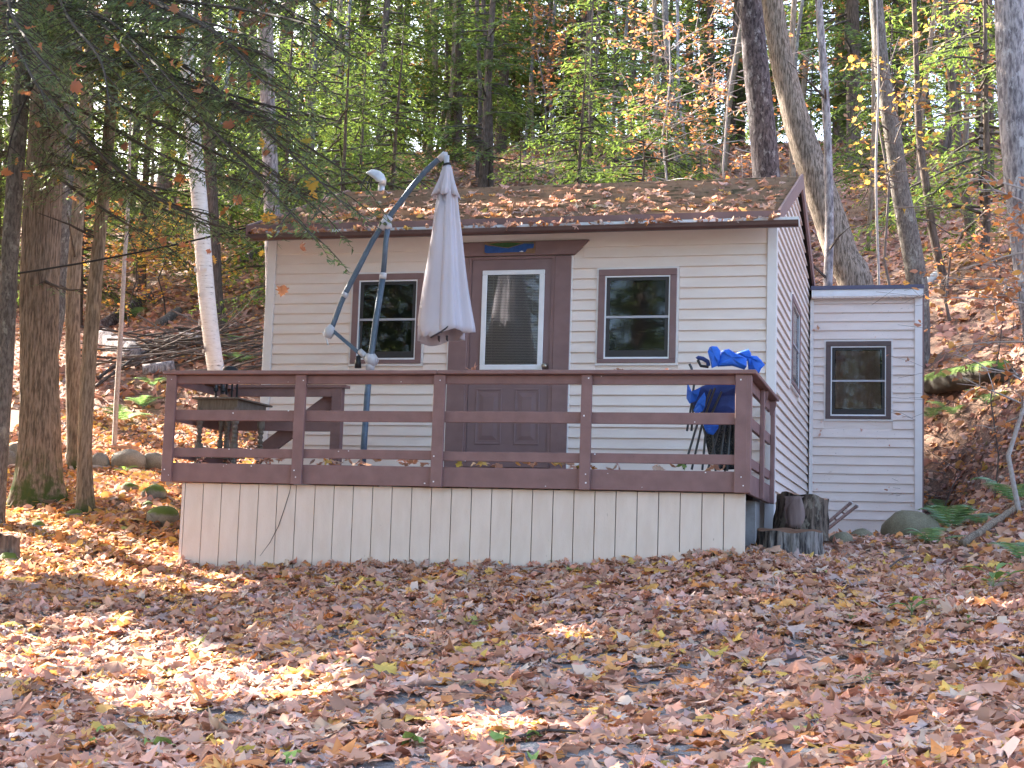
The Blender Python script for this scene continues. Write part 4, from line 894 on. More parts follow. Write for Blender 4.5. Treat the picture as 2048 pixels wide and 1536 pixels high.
pxtree('sapling', 'slim mottled stem in front of the curved ridged trunk', 'tree', [(1655, 620), (1659, 470), (1657, 330), (1650, 180), (1641, 60), (1637, 0)], [19, 18, 17, 16, 15, 14], 5.9, MT['b_pale'], 14, 0, .1, seed=12, ext=4, stubs=5)
pxtree('sapling', 'very thin straight pole above the shed roof', 'tree', [(1758, 600), (1754, 450), (1752, 330), (1757, 170), (1754, 40)], [5.5, 5, 4.6, 4.2, 3.5], 7.4, MT['palebranch'], 8, 0, 0, seed=13, ext=2)
pxtree('tree', 'smooth grey brown trunk standing above the shed', 'tree', [(1838, 600), (1818, 470), (1800, 380), (1785, 270), (1765, 150), (1752, 0)], [42, 40, 36, 33, 30, 27], 10, MT['b_grey'], 20, 0, .15, seed=14, ext=5, stubs=3)
pxtree('tree', 'thin leaning dark stem right of the trunk above the shed', 'tree', [(1890, 575), (1868, 480), (1852, 370), (1838, 260), (1832, 100)], [19, 17, 16, 14, 10], 12, MT['b_bg'], 12, 0, .1, seed=15, ext=4, stubs=3)
pxtree('tree', 'dark slanting stem on the bank below the pale right edge trunk', 'tree', [(1940, 450), (1926, 360), (1910, 240), (1895, 60), (1890, 0)], [20, 19, 17, 14, 12], 15, MT['b_bg'], 12, 0, .1, seed=16, ext=4, stubs=3)
pxtree('tree', 'pale rough barked trunk at the right photo edge', 'tree', [(2088, 720), (2066, 560), (2048, 400), (2030, 200), (2022, 0)], [74, 70, 68, 64, 62], 3, MT['b_pale'], 48, .03, .1, seed=17, ext=6, step=.15)
# --- hemlock foliage
def twigs(pts, rng, sp, leaf, lw, twl, dens):
    """triangles of a flat hemlock spray along a branch polyline"""
    pts = np.asarray(pts); seg = np.linalg.norm(np.diff(pts, axis=0), axis=1); cum = np.r_[0, np.cumsum(seg)]; L = cum[-1]
    n = max(2, int(L / sp)); s = (np.arange(n) + rng.random(n)) / n * .95 + .05
    pos = np.stack([np.interp(s * L, cum, pts[:, k]) for k in range(3)], 1)
    tan = unit(np.stack([np.interp(np.minimum(s * L + .05, L), cum, pts[:, k]) for k in range(3)], 1) - np.stack([np.interp(np.maximum(s * L - .05, 0), cum, pts[:, k]) for k in range(3)], 1))
    side = unit(np.cross(tan, [0, 0, 1.0])); sg = np.where(np.arange(n) % 2 == 0, 1, -1)[:, None]
    d = unit(tan * .75 + side * sg * .8 + np.stack([rng.normal(0, .15, n), rng.normal(0, .15, n), rng.normal(-.22, .16, n)], 1))
    lt = (twl * (1 - s) * .9 + .14 * twl + .05) * rng.uniform(.6, 1.2, n)
    k = np.maximum(2, (lt / dens).astype(int)); idx = np.repeat(np.arange(n), k); m = len(idx)
    u = rng.random(m); base = pos[idx] + d[idx] * (lt[idx] * u)[:, None]; base[:, 2] -= .12 * lt[idx] * u ** 2
    pd = unit(np.cross(d[idx], [0, 0, 1.0])); sg2 = np.where(rng.random(m) < .5, 1, -1)[:, None]
    ld = unit(d[idx] * .55 + pd * sg2 * .85 + rng.normal(0, .2, (m, 3)) + np.array([0, 0, -.12]))
    ll = (leaf * rng.uniform(.6, 1.25, m))[:, None]; wd = (lw * rng.uniform(.7, 1.3, m))[:, None]
    V = np.stack([base - d[idx] * wd / 2, base + d[idx] * wd / 2, base + ld * ll], 1)
    return V
def greens(n, rng, a, b_, brown=.02):
    t = rng.random(n)[:, None]; c = np.array(a) * (1 - t) + np.array(b_) * t; c = c * rng.uniform(.75, 1.25, (n, 1))
    k = rng.random(n) < brown; c[k] = np.array([.16, .10, .04]); return c
def tri_obj(name, T, C_, mat, parent=None, me_only=False):
    V = T.reshape(-1, 3); Fc = np.arange(len(V)).reshape(-1, 3); me = npmesh(name, V, Fc, mat, np.repeat(C_, 3, 0))
    return me if me_only else link(name, me, parent)
def hem_variant(seed, H, z0, Lmax, r0, nb, leaf=.13, lw=.055, sp=.15, dens=.055, a=(.035, .07, .018), b_=(.085, .14, .03), dead=10):
    rng = np.random.default_rng(seed); T = []; C_ = []; wood = MB()
    for i in range(nb):
        z = z0 + (H - z0) * (i + rng.random()) / nb; L = Lmax * (1 - ((z - z0) / (H - z0 + .3)) ** 1.3) * rng.uniform(.55, 1.1) + .25
        yaw = rng.uniform(0, 6.283); el = rng.normal(.05, .15); d = np.array([math.cos(yaw), math.sin(yaw), 0]); m_ = 6
        pts = np.array([[0, 0, z] + d * L * t + np.array([0, 0, L * (el * t - .28 * t * t)]) + rng.normal(0, .03 * L, 3) * t for t in np.linspace(0, 1, m_)])
        Tt = twigs(pts, rng, sp, leaf, lw, .42 * L + .1, dens); T.append(Tt)
        br = rng.uniform(.75, 1.3); C_.append(greens(len(Tt), rng, np.array(a) * br, np.array(b_) * br))
        wood.tube(pts, list(np.linspace(.012 + .008 * L, .004, m_)), 4, False)
    for i in range(dead):
        z = rng.uniform(.8, z0 + 1.5); yaw = rng.uniform(0, 6.28); L = rng.uniform(.5, 1.6); d = np.array([math.cos(yaw), math.sin(yaw), rng.normal(0, .15)])
        wood.tube([(0, 0, z), d * L * .5 + (0, 0, z), d * L + (0, 0, z - .15)], [.014, .009, .003], 4, False)
    tr = MB(); zs = np.linspace(-.5, H, 14); wob = rng.normal(0, .035, (14, 2)).cumsum(0) * .5
    tr.tube([(wob[i, 0], wob[i, 1], zs[i]) for i in range(14)], [r0 * (1 - .9 * (max(z, 0) / H)) * (1.25 if z < .2 else 1) for z in zs], 12, False)
    def mk(mb, nm, mt):
        me = bpy.data.meshes.new(nm); me.from_pydata(mb.v, [], mb.f); me.polygons.foreach_set('use_smooth', [True] * len(me.polygons)); me.materials.append(mt); me.update(); return me
    return mk(tr, 'trunk', MT['b_bg']), mk(wood, 'limbs', MT['twig_dark']), tri_obj('crown', np.concatenate(T), np.concatenate(C_), MT['needle'], me_only=True)
def plant_tree(var, x, y, label, group, rot, s=1.0, name='hemlock_tree', lean=(0, 0), zoff=0):
    t = thing(name, label, 'tree', (x, y, g1(x, y) + zoff), group); t.rotation_euler = (lean[0], lean[1], rot); t.scale = (s, s, s)
    for nm, me in zip(('trunk', 'limbs', 'crown'), var):
        o = link(nm, me, t)
        if nm == 'limbs': o['kind'] = 'stuff'
    return t
GA, GB = (.07, .115, .042), (.155, .215, .07)
TALL = [hem_variant(11, 17, 1.4, 3.4, .19, 105, .20, .085, .16, .07, GA, GB, 14), hem_variant(12, 19, 2.4, 3.6, .23, 105, .20, .085, .16, .07, GA, GB, 16), hem_variant(13, 15, .8, 3.0, .15, 95, .19, .08, .15, .07, GA, GB, 10), hem_variant(14, 20, 3.4, 3.4, .22, 100, .20, .085, .16, .07, GA, GB, 18)]
YOUNG = [hem_variant(21, 6.5, .5, 2.1, .07, 60, .11, .042, .10, .042, (.085, .14, .042), (.19, .265, .078), 2), hem_variant(22, 4.6, .3, 1.9, .05, 48, .105, .04, .09, .042, (.09, .145, .044), (.195, .275, .082), 2), hem_variant(23, 8, .9, 2.5, .09, 64, .12, .045, .11, .045, (.08, .135, .042), (.18, .255, .076), 3)]
bgl = [(916, 28), (943, 33), (968, 24), (1004, 30), (1034, 36), (1062, 39), (1088, 35), (716, 30), (762, 26), (690, 35), (1262, 30), (1205, 38), (1425, 34), (858, 40), (806, 36), (566, 27), (486, 31), (335, 27), (270, 22), (1682, 30), (1708, 24), (1905, 32), (1842, 36), (1968, 25), (620, 39), (1135, 42), (1328, 41), (1480, 38), (1600, 35), (1760, 40), (90, 26), (190, 33), (20, 20), (410, 38), (2040, 34), (1550, 44), (960, 45), (740, 45), (300, 42), (120, 44), (1800, 29), (1180, 47), (860, 48), (1020, 50), (560, 46), (1400, 50), (1700, 50), (1900, 46), (440, 48), (220, 50), (660, 52), (1290, 54), (1100, 56), (800, 57), (1500, 55), (10, 15), (-60, 18), (45, 30), (1000, 40), (900, 36), (1380, 37), (1160, 33)]
r_ = np.random.default_rng(31)
for i, (u, Y) in enumerate(bgl):
    x = px(u, 250, Y)[0]; plant_tree(TALL[i % 4], x, Y, 'tall hemlock with a stout bare trunk rising just right of the parasol tip' if i == 2 else 'dark hemlock in the dense stand on the hill behind the cabin', 'hemlocks on the hill behind the cabin', r_.uniform(0, 6.28), r_.uniform(.8, 1.1), lean=(r_.normal(0, .02), r_.normal(0, .025)))
for i, (u, Y) in enumerate([(1185, 17), (1265, 14.5), (640, 19), (716, 15), (470, 19), (300, 15.5), (575, 14), (1400, 18), (1330, 24), (1960, 13), (1780, 19), (180, 13), (60, 15), (1040, 13), (1150, 13), (760, 20), (700, 24), (1230, 20), (1340, 16), (520, 23), (400, 20), (600, 17), (1290, 11.5), (780, 12.5), (680, 11)]):
    x = px(u, 300, Y)[0]; plant_tree(YOUNG[i % 3], x, Y, 'bright green young hemlock with drooping sprays on the slope behind the cabin', 'young hemlocks behind the cabin', r_.uniform(0, 6.28), r_.uniform(.8, 1.2), 'young_hemlock')
# --- slim bare stems among the stand
stems = [(985, 24, 10), (1048, 29, 7), (1066, 31, 6), (1120, 33, 8), (1160, 20, 9), (1336, 18, 14), (656, 21, 9), (700, 25, 8), (870, 30, 7), (590, 24, 8), (520, 23, 8), (460, 21, 9), (340, 22, 10), (1240, 27, 8), (1300, 33, 8), (1390, 24, 7), (1455, 27, 9), (1620, 20, 8), (1735, 17, 9), (1700, 33, 12), (1880, 23, 10), (1960, 20, 9), (280, 17, 7), (100, 18, 12)]
r2 = np.random.default_rng(44); stems += [(r2.uniform(380, 1480), r2.uniform(22, 40), r2.uniform(8, 15)) for _ in range(22)] + [(r2.uniform(1580, 2000), r2.uniform(16, 34), r2.uniform(8, 15)) for _ in range(8)]
for i, (u, Y, w_) in enumerate(stems):
    b0 = px(u, 300, Y); x = b0[0]; g = g1(x, Y); rr = w_ / 2 * pr((x, Y, g + 2))[2] / F_PX
    t = thing('stem_tree', 'slim bare stem among the hemlocks on the hillside', 'tree', (x, Y, g), 'slim bare stems on the hillside')
    q = r_.normal(0, .25, (5, 2)).cumsum(0) * .6; P = [np.array([x + q[k, 0] * (k > 0), Y + q[k, 1] * (k > 0), g - .3 + k * 2.6]) for k in range(5)]
    mb = MB(); Pp, Rr = resample(P, [rr * 1.1, rr, rr * .9, rr * .8, rr * .6], .8); mb.tube(Pp, Rr, 9, False); mb.build('trunk', MT[['b_bg', 'b_grey', 'b_brown', 'b_pale'][i % 4] if i < 24 else ('b_bg', 'b_brown')[i % 2]], t, smooth=True)
    lb = MB()
    for k in range(9):
        j = r_.integers(2, len(Pp)); yaw = r_.uniform(0, 6.28); l = r_.uniform(.4, 1.5); d = np.array([math.cos(yaw), math.sin(yaw), r_.uniform(0, .5)])
        lb.tube([Pp[j], Pp[j] + d * l * .5, Pp[j] + d * l + np.array([0, 0, -.1])], [.012, .008, .003], 4, False)
    tag(lb.build('limbs', MT['twig'], t), kind='stuff')
# --- boughs of the big hemlock hanging into the upper left
def bough(pts, Ys, parent, seed, leaf=.07, dens=.034, sub=.22, subl=.95, a=(.09, .145, .085), b_=(.20, .275, .14)):
    rng = np.random.default_rng(seed); P = curve([px(u, v, y) for (u, v), y in zip(pts, Ys)], 8); P = np.array(P)
    lim = MB(); m_ = len(P); lim.tube(P, list(np.linspace(.024, .006, m_)), 6, False)
    seg = np.linalg.norm(np.diff(P, axis=0), axis=1); cum = np.r_[0, np.cumsum(seg)]; L = cum[-1]; T = []; s = .12 * L; sg = 1
    while s < L * .99:
        p = np.array([np.interp(s, cum, P[:, k]) for k in range(3)]); q = np.array([np.interp(min(s + .1, L), cum, P[:, k]) for k in range(3)]); t = unit(q - p); sd = unit(np.cross(t, [0, 0, 1.0]))
        l = subl * (1 - .55 * s / L) * rng.uniform(.5, 1.15); d = unit(t * .8 + sd * sg * .75 + np.array([0, 0, rng.normal(-.15, .18)]))
        pts_ = np.array([p + d * l * k + np.array([0, 0, -.25 * l * k * k]) for k in np.linspace(0, 1, 5)])
        lim.tube(pts_, [.008, .006, .005, .004, .002], 4, False); T.append(twigs(pts_, rng, .055, leaf, .024, .34 * l + .06, dens)); sg = -sg; s += sub * rng.uniform(.6, 1.3)
    T.append(twigs(P[int(m_ * .8):], rng, .05, leaf, .024, .25, dens))
    o = lim.build('bough', MT['twig_dark'], parent, smooth=True); T = np.concatenate(T) - ORG[parent.name]
    f = tri_obj('foliage', T, greens(len(T), rng, a, b_, .03), MT['needle'], o); ORG[f.name] = ORG[parent.name]
    return o, P
BO = [([(95, 150), (250, 215), (480, 330), (640, 402)], (.5, -1, -2.6, -3.6)), ([(98, 100), (300, 190), (480, 300), (650, 430)], (.5, -1.5, -3.2, -4.2)), ([(92, 240), (200, 340), (330, 420), (430, 452)], (.5, -.6, -1.6, -2.2)),
      ([(100, 40), (330, 112), (512, 246), (700, 420)], (.5, -2, -4, -5.2)), ([(100, 60), (300, 70), (480, 95), (600, 140)], (.5, -2.6, -4.5, -5.4)), ([(102, -20), (340, 0), (520, 25), (640, 55)], (.5, -2.2, -4.2, -5)),
      ([(98, 90), (260, 130), (430, 190), (580, 240)], (.5, -1.8, -3.5, -4.4)), ([(95, 120), (60, 180), (30, 250), (10, 330)], (.5, -.8, -1.6, -2)), ([(100, 10), (180, 30), (260, 110), (330, 200)], (.5, -2.2, -4, -5)), ([(98, 60), (50, 70), (20, 110), (-20, 170)], (.5, -1.5, -3, -4)),
      ([(88, 330), (150, 380), (240, 440), (300, 470)], (.5, -.3, -1, -1.4)), ([(100, -60), (240, -20), (420, 60), (540, 180)], (.5, -2.5, -4.6, -5.6)), ([(100, -40), (140, 40), (200, 120), (220, 220)], (.5, -2.8, -4.6, -5.4)), ([(96, 180), (230, 260), (370, 330), (520, 372)], (.5, -.8, -2, -2.8)),
      ([(100, -90), (20, -10), (60, 90), (120, 160)], (.5, -3, -5, -5.8)), ([(100, -80), (400, -40), (560, 10), (690, 110)], (.5, -2, -3.6, -4.6)), ([(92, 300), (130, 320), (180, 335), (230, 330)], (.5, .2, 0, -.3)), ([(84, 560), (110, 572), (140, 580), (165, 578)], (.5, .1, -.2, -.3))]
BP = []
rb = np.random.default_rng(55); B2 = []
for p_, y_ in BO[:-2]:
    for k in range(1):
        j = rb.normal(0, 38, 2); B2.append(([p_[0]] + [(u + j[0] * f, v + j[1] * f) for (u, v), f in zip(p_[1:], (.7, 1.1, 1.4))], tuple(y + rb.normal(0, .35) * (i_ > 0) for i_, y in enumerate(y_))))
BO = [b for i, b in enumerate(B2) if i not in (7, 9, 12)] + BO
for i, (p_, y_) in enumerate(BO):
    small = i == len(BO) - 1
    o, P = bough(p_, y_, big, 100 + i, subl=.25 if small else 1.0); BP.append((o, P))
# ------------------------------------------------------------------ leaves
def fan(outl, rad=1.0):
    V = [(0, 0)] + [(x * rad, y * rad) for x, y in outl]; n = len(outl); return np.array(V, float), np.array([(0, 1 + i, 1 + (i + 1) % n) for i in range(n)])
def mirror(h): return h + [(x, -y) for x, y in h[-2:0:-1]]
OAK = fan(mirror([(-.52, 0), (-.36, .06), (-.27, .20), (-.17, .09), (-.03, .30), (.04, .12), (.2, .27), (.25, .11), (.36, .15), (.50, 0)]))
MAPLE = fan(mirror([(-.42, 0), (-.36, .20), (-.22, .22), (-.20, .44), (-.02, .30), (.12, .46), (.14, .20), (.28, .24), (.30, .11), (.52, 0)]))
BEECH = fan(mirror([(-.5, 0), (-.3, .17), (0, .26), (.28, .18), (.52, 0)]))
SIMPLE = (np.array([(-.5, 0), (-.05, .3), (.5, 0), (-.05, -.3)], float), np.array([(0, 1, 3), (1, 2, 3)]))
SIMP6 = fan([(-.45, 0), (-.15, .3), (.2, .22), (.5, 0), (.15, -.28), (-.2, -.24)])
PAL = [((.56, .30, .20), 28), ((.44, .22, .135), 20), ((.60, .38, .28), 18), ((.36, .18, .11), 7), ((.60, .24, .06), 9), ((.66, .44, .09), 3.5), ((.58, .44, .36), 9), ((.46, .32, .28), 7), ((.64, .34, .09), 6), ((.36, .38, .10), .3)]
PALr = [((.52, .27, .18), 30), ((.42, .20, .125), 22), ((.56, .34, .25), 18), ((.56, .23, .06), 12), ((.60, .38, .09), 5), ((.50, .36, .30), 10)]
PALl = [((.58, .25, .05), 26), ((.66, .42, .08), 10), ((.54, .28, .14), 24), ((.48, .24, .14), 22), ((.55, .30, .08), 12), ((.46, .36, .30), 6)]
PALo = [((.52, .20, .05), 34), ((.42, .20, .10), 30), ((.58, .32, .07), 14), ((.34, .15, .08), 20)]
PALy = [((.60, .42, .05), 40), ((.52, .34, .05), 20), ((.40, .38, .07), 18), ((.55, .26, .05), 10)]
def pick(pal, n, rng):
    w_ = np.array([p[1] for p in pal], float); i = rng.choice(len(pal), n, p=w_ / w_.sum()); c = np.minimum((.82 if pal is PALr else 1) * np.array([p[0] for p in pal])[i] * np.array([1.06, .99, .96]) + .045, .74)
    return c * rng.uniform(.8, 1.2, (n, 1)) * rng.uniform(.94, 1.06, (n, 3))
def leaves(tpl, pos, nrm, size, rng, curl=.5, tilt=.35, wob=.06, yaw=None):
    """instances of a leaf outline as one vertex array: pos (n,3), nrm (n,3)"""
    V2, Fc = tpl; n = len(pos); k = len(V2); x = V2[None, :, 0] * np.ones((n, 1)); y = V2[None, :, 1] * np.ones((n, 1)); r2 = x * x + y * y
    a = rng.normal(0, curl, (n, 1)); b_ = rng.normal(.25 * curl, curl, (n, 1)); c = rng.normal(0, curl * .6, (n, 1))
    z = a * x * x + b_ * y * y * 1.5 + c * x * y + rng.normal(0, wob, (n, k)); z -= z.min(1, keepdims=True) * .6
    L = np.stack([x, y, z], 2) * np.asarray(size).reshape(-1, 1, 1)
    nz = unit(nrm + rng.normal(0, tilt, (n, 3))); th = rng.uniform(0, 6.283, n) if yaw is None else yaw
    t = np.stack([np.cos(th), np.sin(th), np.zeros(n)], 1); t = unit(t - nz * (t * nz).sum(1, keepdims=True)); s = np.cross(nz, t)
    W = L[..., 0:1] * t[:, None] + L[..., 1:2] * s[:, None] + L[..., 2:3] * nz[:, None] + pos[:, None]
    return W.reshape(-1, 3), (Fc[None] + (np.arange(n) * k)[:, None, None]).reshape(-1, 3), k
def gnorm(x, y):
    e = .15; return unit(np.stack([-(gz(x + e, y) - gz(x - e, y)) / (2 * e), -(gz(x, y + e) - gz(x, y - e)) / (2 * e), np.ones(len(x))], 1))
def in_view(P, m=120):
    d = P - CAM; q = d @ FW; u = 1024 + F_PX * (d @ RI) / q; v = 768 - F_PX * (d @ UP) / q; return (q > 1) & (u > -m - 300 / q * 10) & (u < 2048 + m + 300 / q * 10) & (v > -60) & (v < 1536 + m)
def blocked(x, y): return ((x > -5.55) & (x < -.05) & (y > YD + .05) & (y < 5.6)) | ((x > -.05) & (x < 1.5) & (y > SY) & (y < 7))
def joinL(parts):
    Vs, Fs, Cs = [], [], []; o = 0
    for V, Fc, C_ in parts: Vs.append(V); Fs.append(Fc + o); Cs.append(C_); o += len(V)
    return np.concatenate(Vs), np.concatenate(Fs), np.concatenate(Cs)
def litter(name, region, n, tpls, pal, size, curl, tilt, mat, seed, keep=None, lift=.012, palf=None):
    rng = np.random.default_rng(seed); x0, x1, y0, y1 = region; x = rng.uniform(x0, x1, n); y = rng.uniform(y0, y1, n)
    k = ~blocked(x, y)
    if keep is not None: k &= keep(x, y, rng)
    x, y = x[k], y[k]; z = gz(x, y); P = np.stack([x, y, z + rng.uniform(0, lift, len(x))], 1); k = in_view(P); P = P[k]; nr = gnorm(P[:, 0], P[:, 1]); parts = []
    which = rng.choice(len(tpls), len(P), p=np.array([t[1] for t in tpls]) / sum(t[1] for t in tpls))
    for i, (tp, _w, sz) in enumerate(tpls):
        q = which == i
        if not q.any(): continue
        m_ = q.sum(); V, Fc, kk = leaves(tp, P[q], nr[q], size * sz * np.clip(rng.lognormal(-.08, .34, m_), .4, 1.9), rng, curl, tilt)
        c = pick(pal, m_, rng)
        if palf is not None:
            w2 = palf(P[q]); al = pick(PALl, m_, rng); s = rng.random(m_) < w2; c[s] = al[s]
        parts.append((V, Fc, np.repeat(c, kk, 0)))
    V, Fc, C_ = joinL(parts); return V, Fc, C_, len(P)
_cl = np.random.default_rng(77); CK = _cl.normal(0, 1.6, (6, 2)); CPH = _cl.uniform(0, 6.28, 6)
def clump(x, y): return sum(np.sin(CK[k, 0] * x + CK[k, 1] * y + CPH[k]) for k in range(6)) / 6
def fkeep(x, y, rng):   # bare gravel shows in the drive close to the camera
    bare = np.clip((-4.2 - y) / 2.5, 0, 1) * np.clip(.9 - np.abs(x + .8) / 5, 0, 1)
    return rng.random(len(x)) > bare * np.clip(.42 + 1.1 * clump(x * 1.5, y * 1.5), 0, .95)
left_sun_tint = lambda P: np.clip((-3.8 - P[:, 0]) / 2.5, 0, 1) * np.clip((P[:, 1] + 4.6) / 1.5, 0, 1) * .7  # sunlit warmth put into the leaf colours on the left ground
res = []
res.append(litter('a', (-7.5, 5, -10.4, -5.2), 21000, [(OAK, 3, 1.25), (MAPLE, 3, 1.05), (BEECH, 3, .8)], PAL, .125, .42, .20, 0, 1, fkeep, .02, left_sun_tint))
res.append(litter('b', (-9.5, 5.5, -5.2, -1.2), 27000, [(OAK, 3, 1.25), (MAPLE, 3, 1.05), (BEECH, 3, .8)], PAL, .112, .45, .24, 0, 2, fkeep, .03, left_sun_tint))
res.append(litter('c', (-13, 8, -1.2, 7), 46000, [(SIMP6, 3, 1.05), (BEECH, 2, .9)], PAL, .105, .6, .38, 0, 3, None, .04, left_sun_tint))
rngd = np.random.default_rng(21); nd = 520; x = rngd.uniform(-5.6, .9, nd); yy = YD + .05 - np.abs(rngd.normal(0, .13, nd)); zz = gz(x, yy) + np.clip(.08 + .5 * (yy - YD), 0, .09) * rngd.random(nd)
V, Fc, kk = leaves(OAK, np.stack([x, yy, zz], 1), np.tile([0, -.5, .9], (nd, 1)), rngd.uniform(.07, .15, nd), rngd, .6, .5); res.append((V, Fc, np.repeat(pick(PAL, nd, rngd), kk, 0), nd))
V, Fc, C_ = joinL([r[:3] for r in res])
lit = link('leaf_litter', npmesh('leaf_litter', V, Fc, MT['leaf'], C_)); tag(lit, 'thick carpet of fallen oak and maple leaves over the forest floor', 'leaves', kind='stuff')
V, Fc, C_, _n = litter('d', (-32, 26, 7, 36), 150000, [(SIMPLE, 1, 1.25)], PALr, .13, .5, .4, 0, 4, None, .03)
hl_ = link('hillside_leaves', npmesh('hillside_leaves', V, Fc, MT['leaf'], C_)); tag(hl_, 'reddish fallen leaves covering the steep hillside behind', 'leaves', kind='stuff')
rngd = np.random.default_rng(22); tw = MB()
for i in range(420):
    x, y = rngd.uniform(-8, 5), rngd.uniform(-10, 3)
    if blocked(np.array([x]), np.array([y]))[0]: continue
    l = rngd.uniform(.06, .32); yaw = rngd.uniform(0, 3.14); z = g1(x, y) + .03; d = np.array([math.cos(yaw), math.sin(yaw), rngd.normal(0, .12)]); p = np.array([x, y, z]); k_ = rngd.normal(0, .012, 3); r0_ = rngd.uniform(.002, .005)
    tw.tube([p - d * l, p + k_, p + d * l], [r0_, r0_ * .8, r0_ * .4], 4, False)
tag(tag(tw.build('fallen_twigs', MT['twig']), 'thin dry twigs strewn through the fallen leaves', 'twigs'), kind='stuff')
# single leaves nearest the camera
rng = np.random.default_rng(9); VAR = []
for i in range(40):
    tp = (OAK, MAPLE, BEECH)[i % 3]; V, Fc, k = leaves(tp, np.zeros((1, 3)), np.array([[0, 0, 1.0]]), [.13 if i % 3 < 2 else .095], rng, .6, .15, .06, np.zeros(1))
    pal = PAL if i < 37 else [((.58, .40, .05), 1), ((.22, .36, .07), .6)]
    VAR.append(npmesh('leaf', V, Fc, MT['leaf'], np.repeat(pick(pal, 1, rng), k, 0)))
x = rng.uniform(-4.6, 1.9, 700); y = rng.uniform(-10.2, -7.2, 700); P = np.stack([x, y, gz(x, y) + .02], 1); P = P[in_view(P, 10)]; P = P[np.argsort(P[:, 1])][:300]; nr = gnorm(P[:, 0], P[:, 1])
for i in range(len(P)):
    o = bpy.data.objects.new('leaf', VAR[rng.integers(len(VAR))]); COL.link(o); o.parent = ground; o.location = P[i]
    o.rotation_euler = (Vector(nr[i] + rng.normal(0, .12, 3)).to_track_quat('Z', 'Y') @ Euler((0, 0, rng.uniform(0, 6.28))).to_quaternion()).to_euler(); s = rng.uniform(.75, 1.3); o.scale = (s, s, s)
# leaves on the roof and in the gutter (sub-parts of roof / gutter)
n_ = np.array([0, -1.172, 3.07]); n_ = n_ / np.linalg.norm(n_); ro = ORG[cabin.name]
for i in range(280):
    s = rng.random() ** .55; x = rng.uniform(RX0 + .05, RX1 - .06)
    if rng.random() < .35 * (x + 2.5) / 2.5 and x > -2.5 : continue
    y = YE + 3.05 * (1 - s); p = np.array([x, y, 3.66 + .382 * (y - YE) + .04])
    o = bpy.data.objects.new('leaf', VAR[rng.integers(len(VAR))]); COL.link(o); o.data = VAR[rng.integers(37)]; o.parent = roof; o.location = p - ro
    o.rotation_euler = (Vector(n_ + rng.normal(0, .16, 3)).to_track_quat('Z', 'Y') @ Euler((0, 0, rng.uniform(0, 6.28))).to_quaternion()).to_euler(); s = rng.uniform(.7, 1.25); o.scale = (s, s, s)
for i in range(190):
    x = -5.9 + 6.0 * rng.random() ** 1.15; p = np.array([x, rng.uniform(-.42, -.34), 3.572 + rng.uniform(-.01, .045)])
    o = bpy.data.objects.new('leaf', VAR[rng.integers(len(VAR))]); COL.link(o); o.data = VAR[rng.integers(37)]; o.parent = gutter; o.location = p - ro; o.rotation_euler = (rng.normal(.5, .6), rng.normal(0, .5), rng.uniform(0, 6.28)); s = rng.uniform(.6, 1.1); o.scale = (s, s, s)
dko = ORG[deck.name]
for i in range(60):
    x = rng.uniform(-5.6, -.2); p = np.array([x, YD + .05 + .25 * rng.random(), .84 + rng.uniform(0, .05)])
    o = bpy.data.objects.new('leaf', VAR[rng.integers(len(VAR))]); COL.link(o); o.parent = deck; o.location = p - dko; o.rotation_euler = (rng.normal(0, .35), rng.normal(0, .35), rng.uniform(0, 6.28))
for u, s in ((945, 1.0), (1240, .6), (1228, .6), (1335, .5), (1262, .5)):
    p = px(u, 739, YD); p[2] = 1.75; o = bpy.data.objects.new('leaf', VAR[4 if u == 945 else rng.integers(len(VAR))]); COL.link(o); o.parent = deck; o.location = p - dko; o.rotation_euler = (.5, rng.normal(0, .3), rng.uniform(0, 6)); o.scale = (s, s, s)
# dead leaves stuck on the shed wall
for (u, v) in ((1627, 660), (1636, 657), (1640, 870), (1641, 862), (1627, 965), (1634, 978), (1619, 928), (1817, 720), (1812, 722), (1751, 674), (1644, 844), (1780, 890), (1785, 988), (1660, 945), (1722, 860), (1822, 1012)):
    p = px(u, v, SY - .02); o = bpy.data.objects.new('leaf', VAR[rng.integers(30)]); COL.link(o); o.parent = sw; o.location = p - ORG[shed.name]; o.rotation_euler = (1.4 + rng.normal(0, .3), rng.normal(0, .5), rng.normal(0, .6)); s = rng.uniform(.3, .75); o.scale = (s * .5, s, s)
nl_ = 420; s = rng.random(nl_) ** .5; x = rng.uniform(RX0 + .05, RX1 - .06, nl_); s = s[(x < -2.5) | (rng.random(nl_) > .3)]; x = x[:len(s)]; y = YE + 3.05 * (1 - s); Pq = np.stack([x, y, 3.66 + .382 * (y - YE) + .035], 1) - ro
prt = []
for q, tp in ((slice(0, None, 3), OAK), (slice(1, None, 3), MAPLE), (slice(2, None, 3), BEECH)):
    V, Fc, kk = leaves(tp, Pq[q], np.tile(n_, (len(Pq[q]), 1)), rng.uniform(.08, .14, len(Pq[q])), rng, .6, .16); prt.append((V, Fc, np.repeat(pick(PAL, len(Pq[q]), rng), kk, 0)))
V, Fc, C_ = joinL(prt); tag(link('roof_leaves', npmesh('roof_leaves', V, Fc, MT['leaf'], C_), roof), kind='stuff')
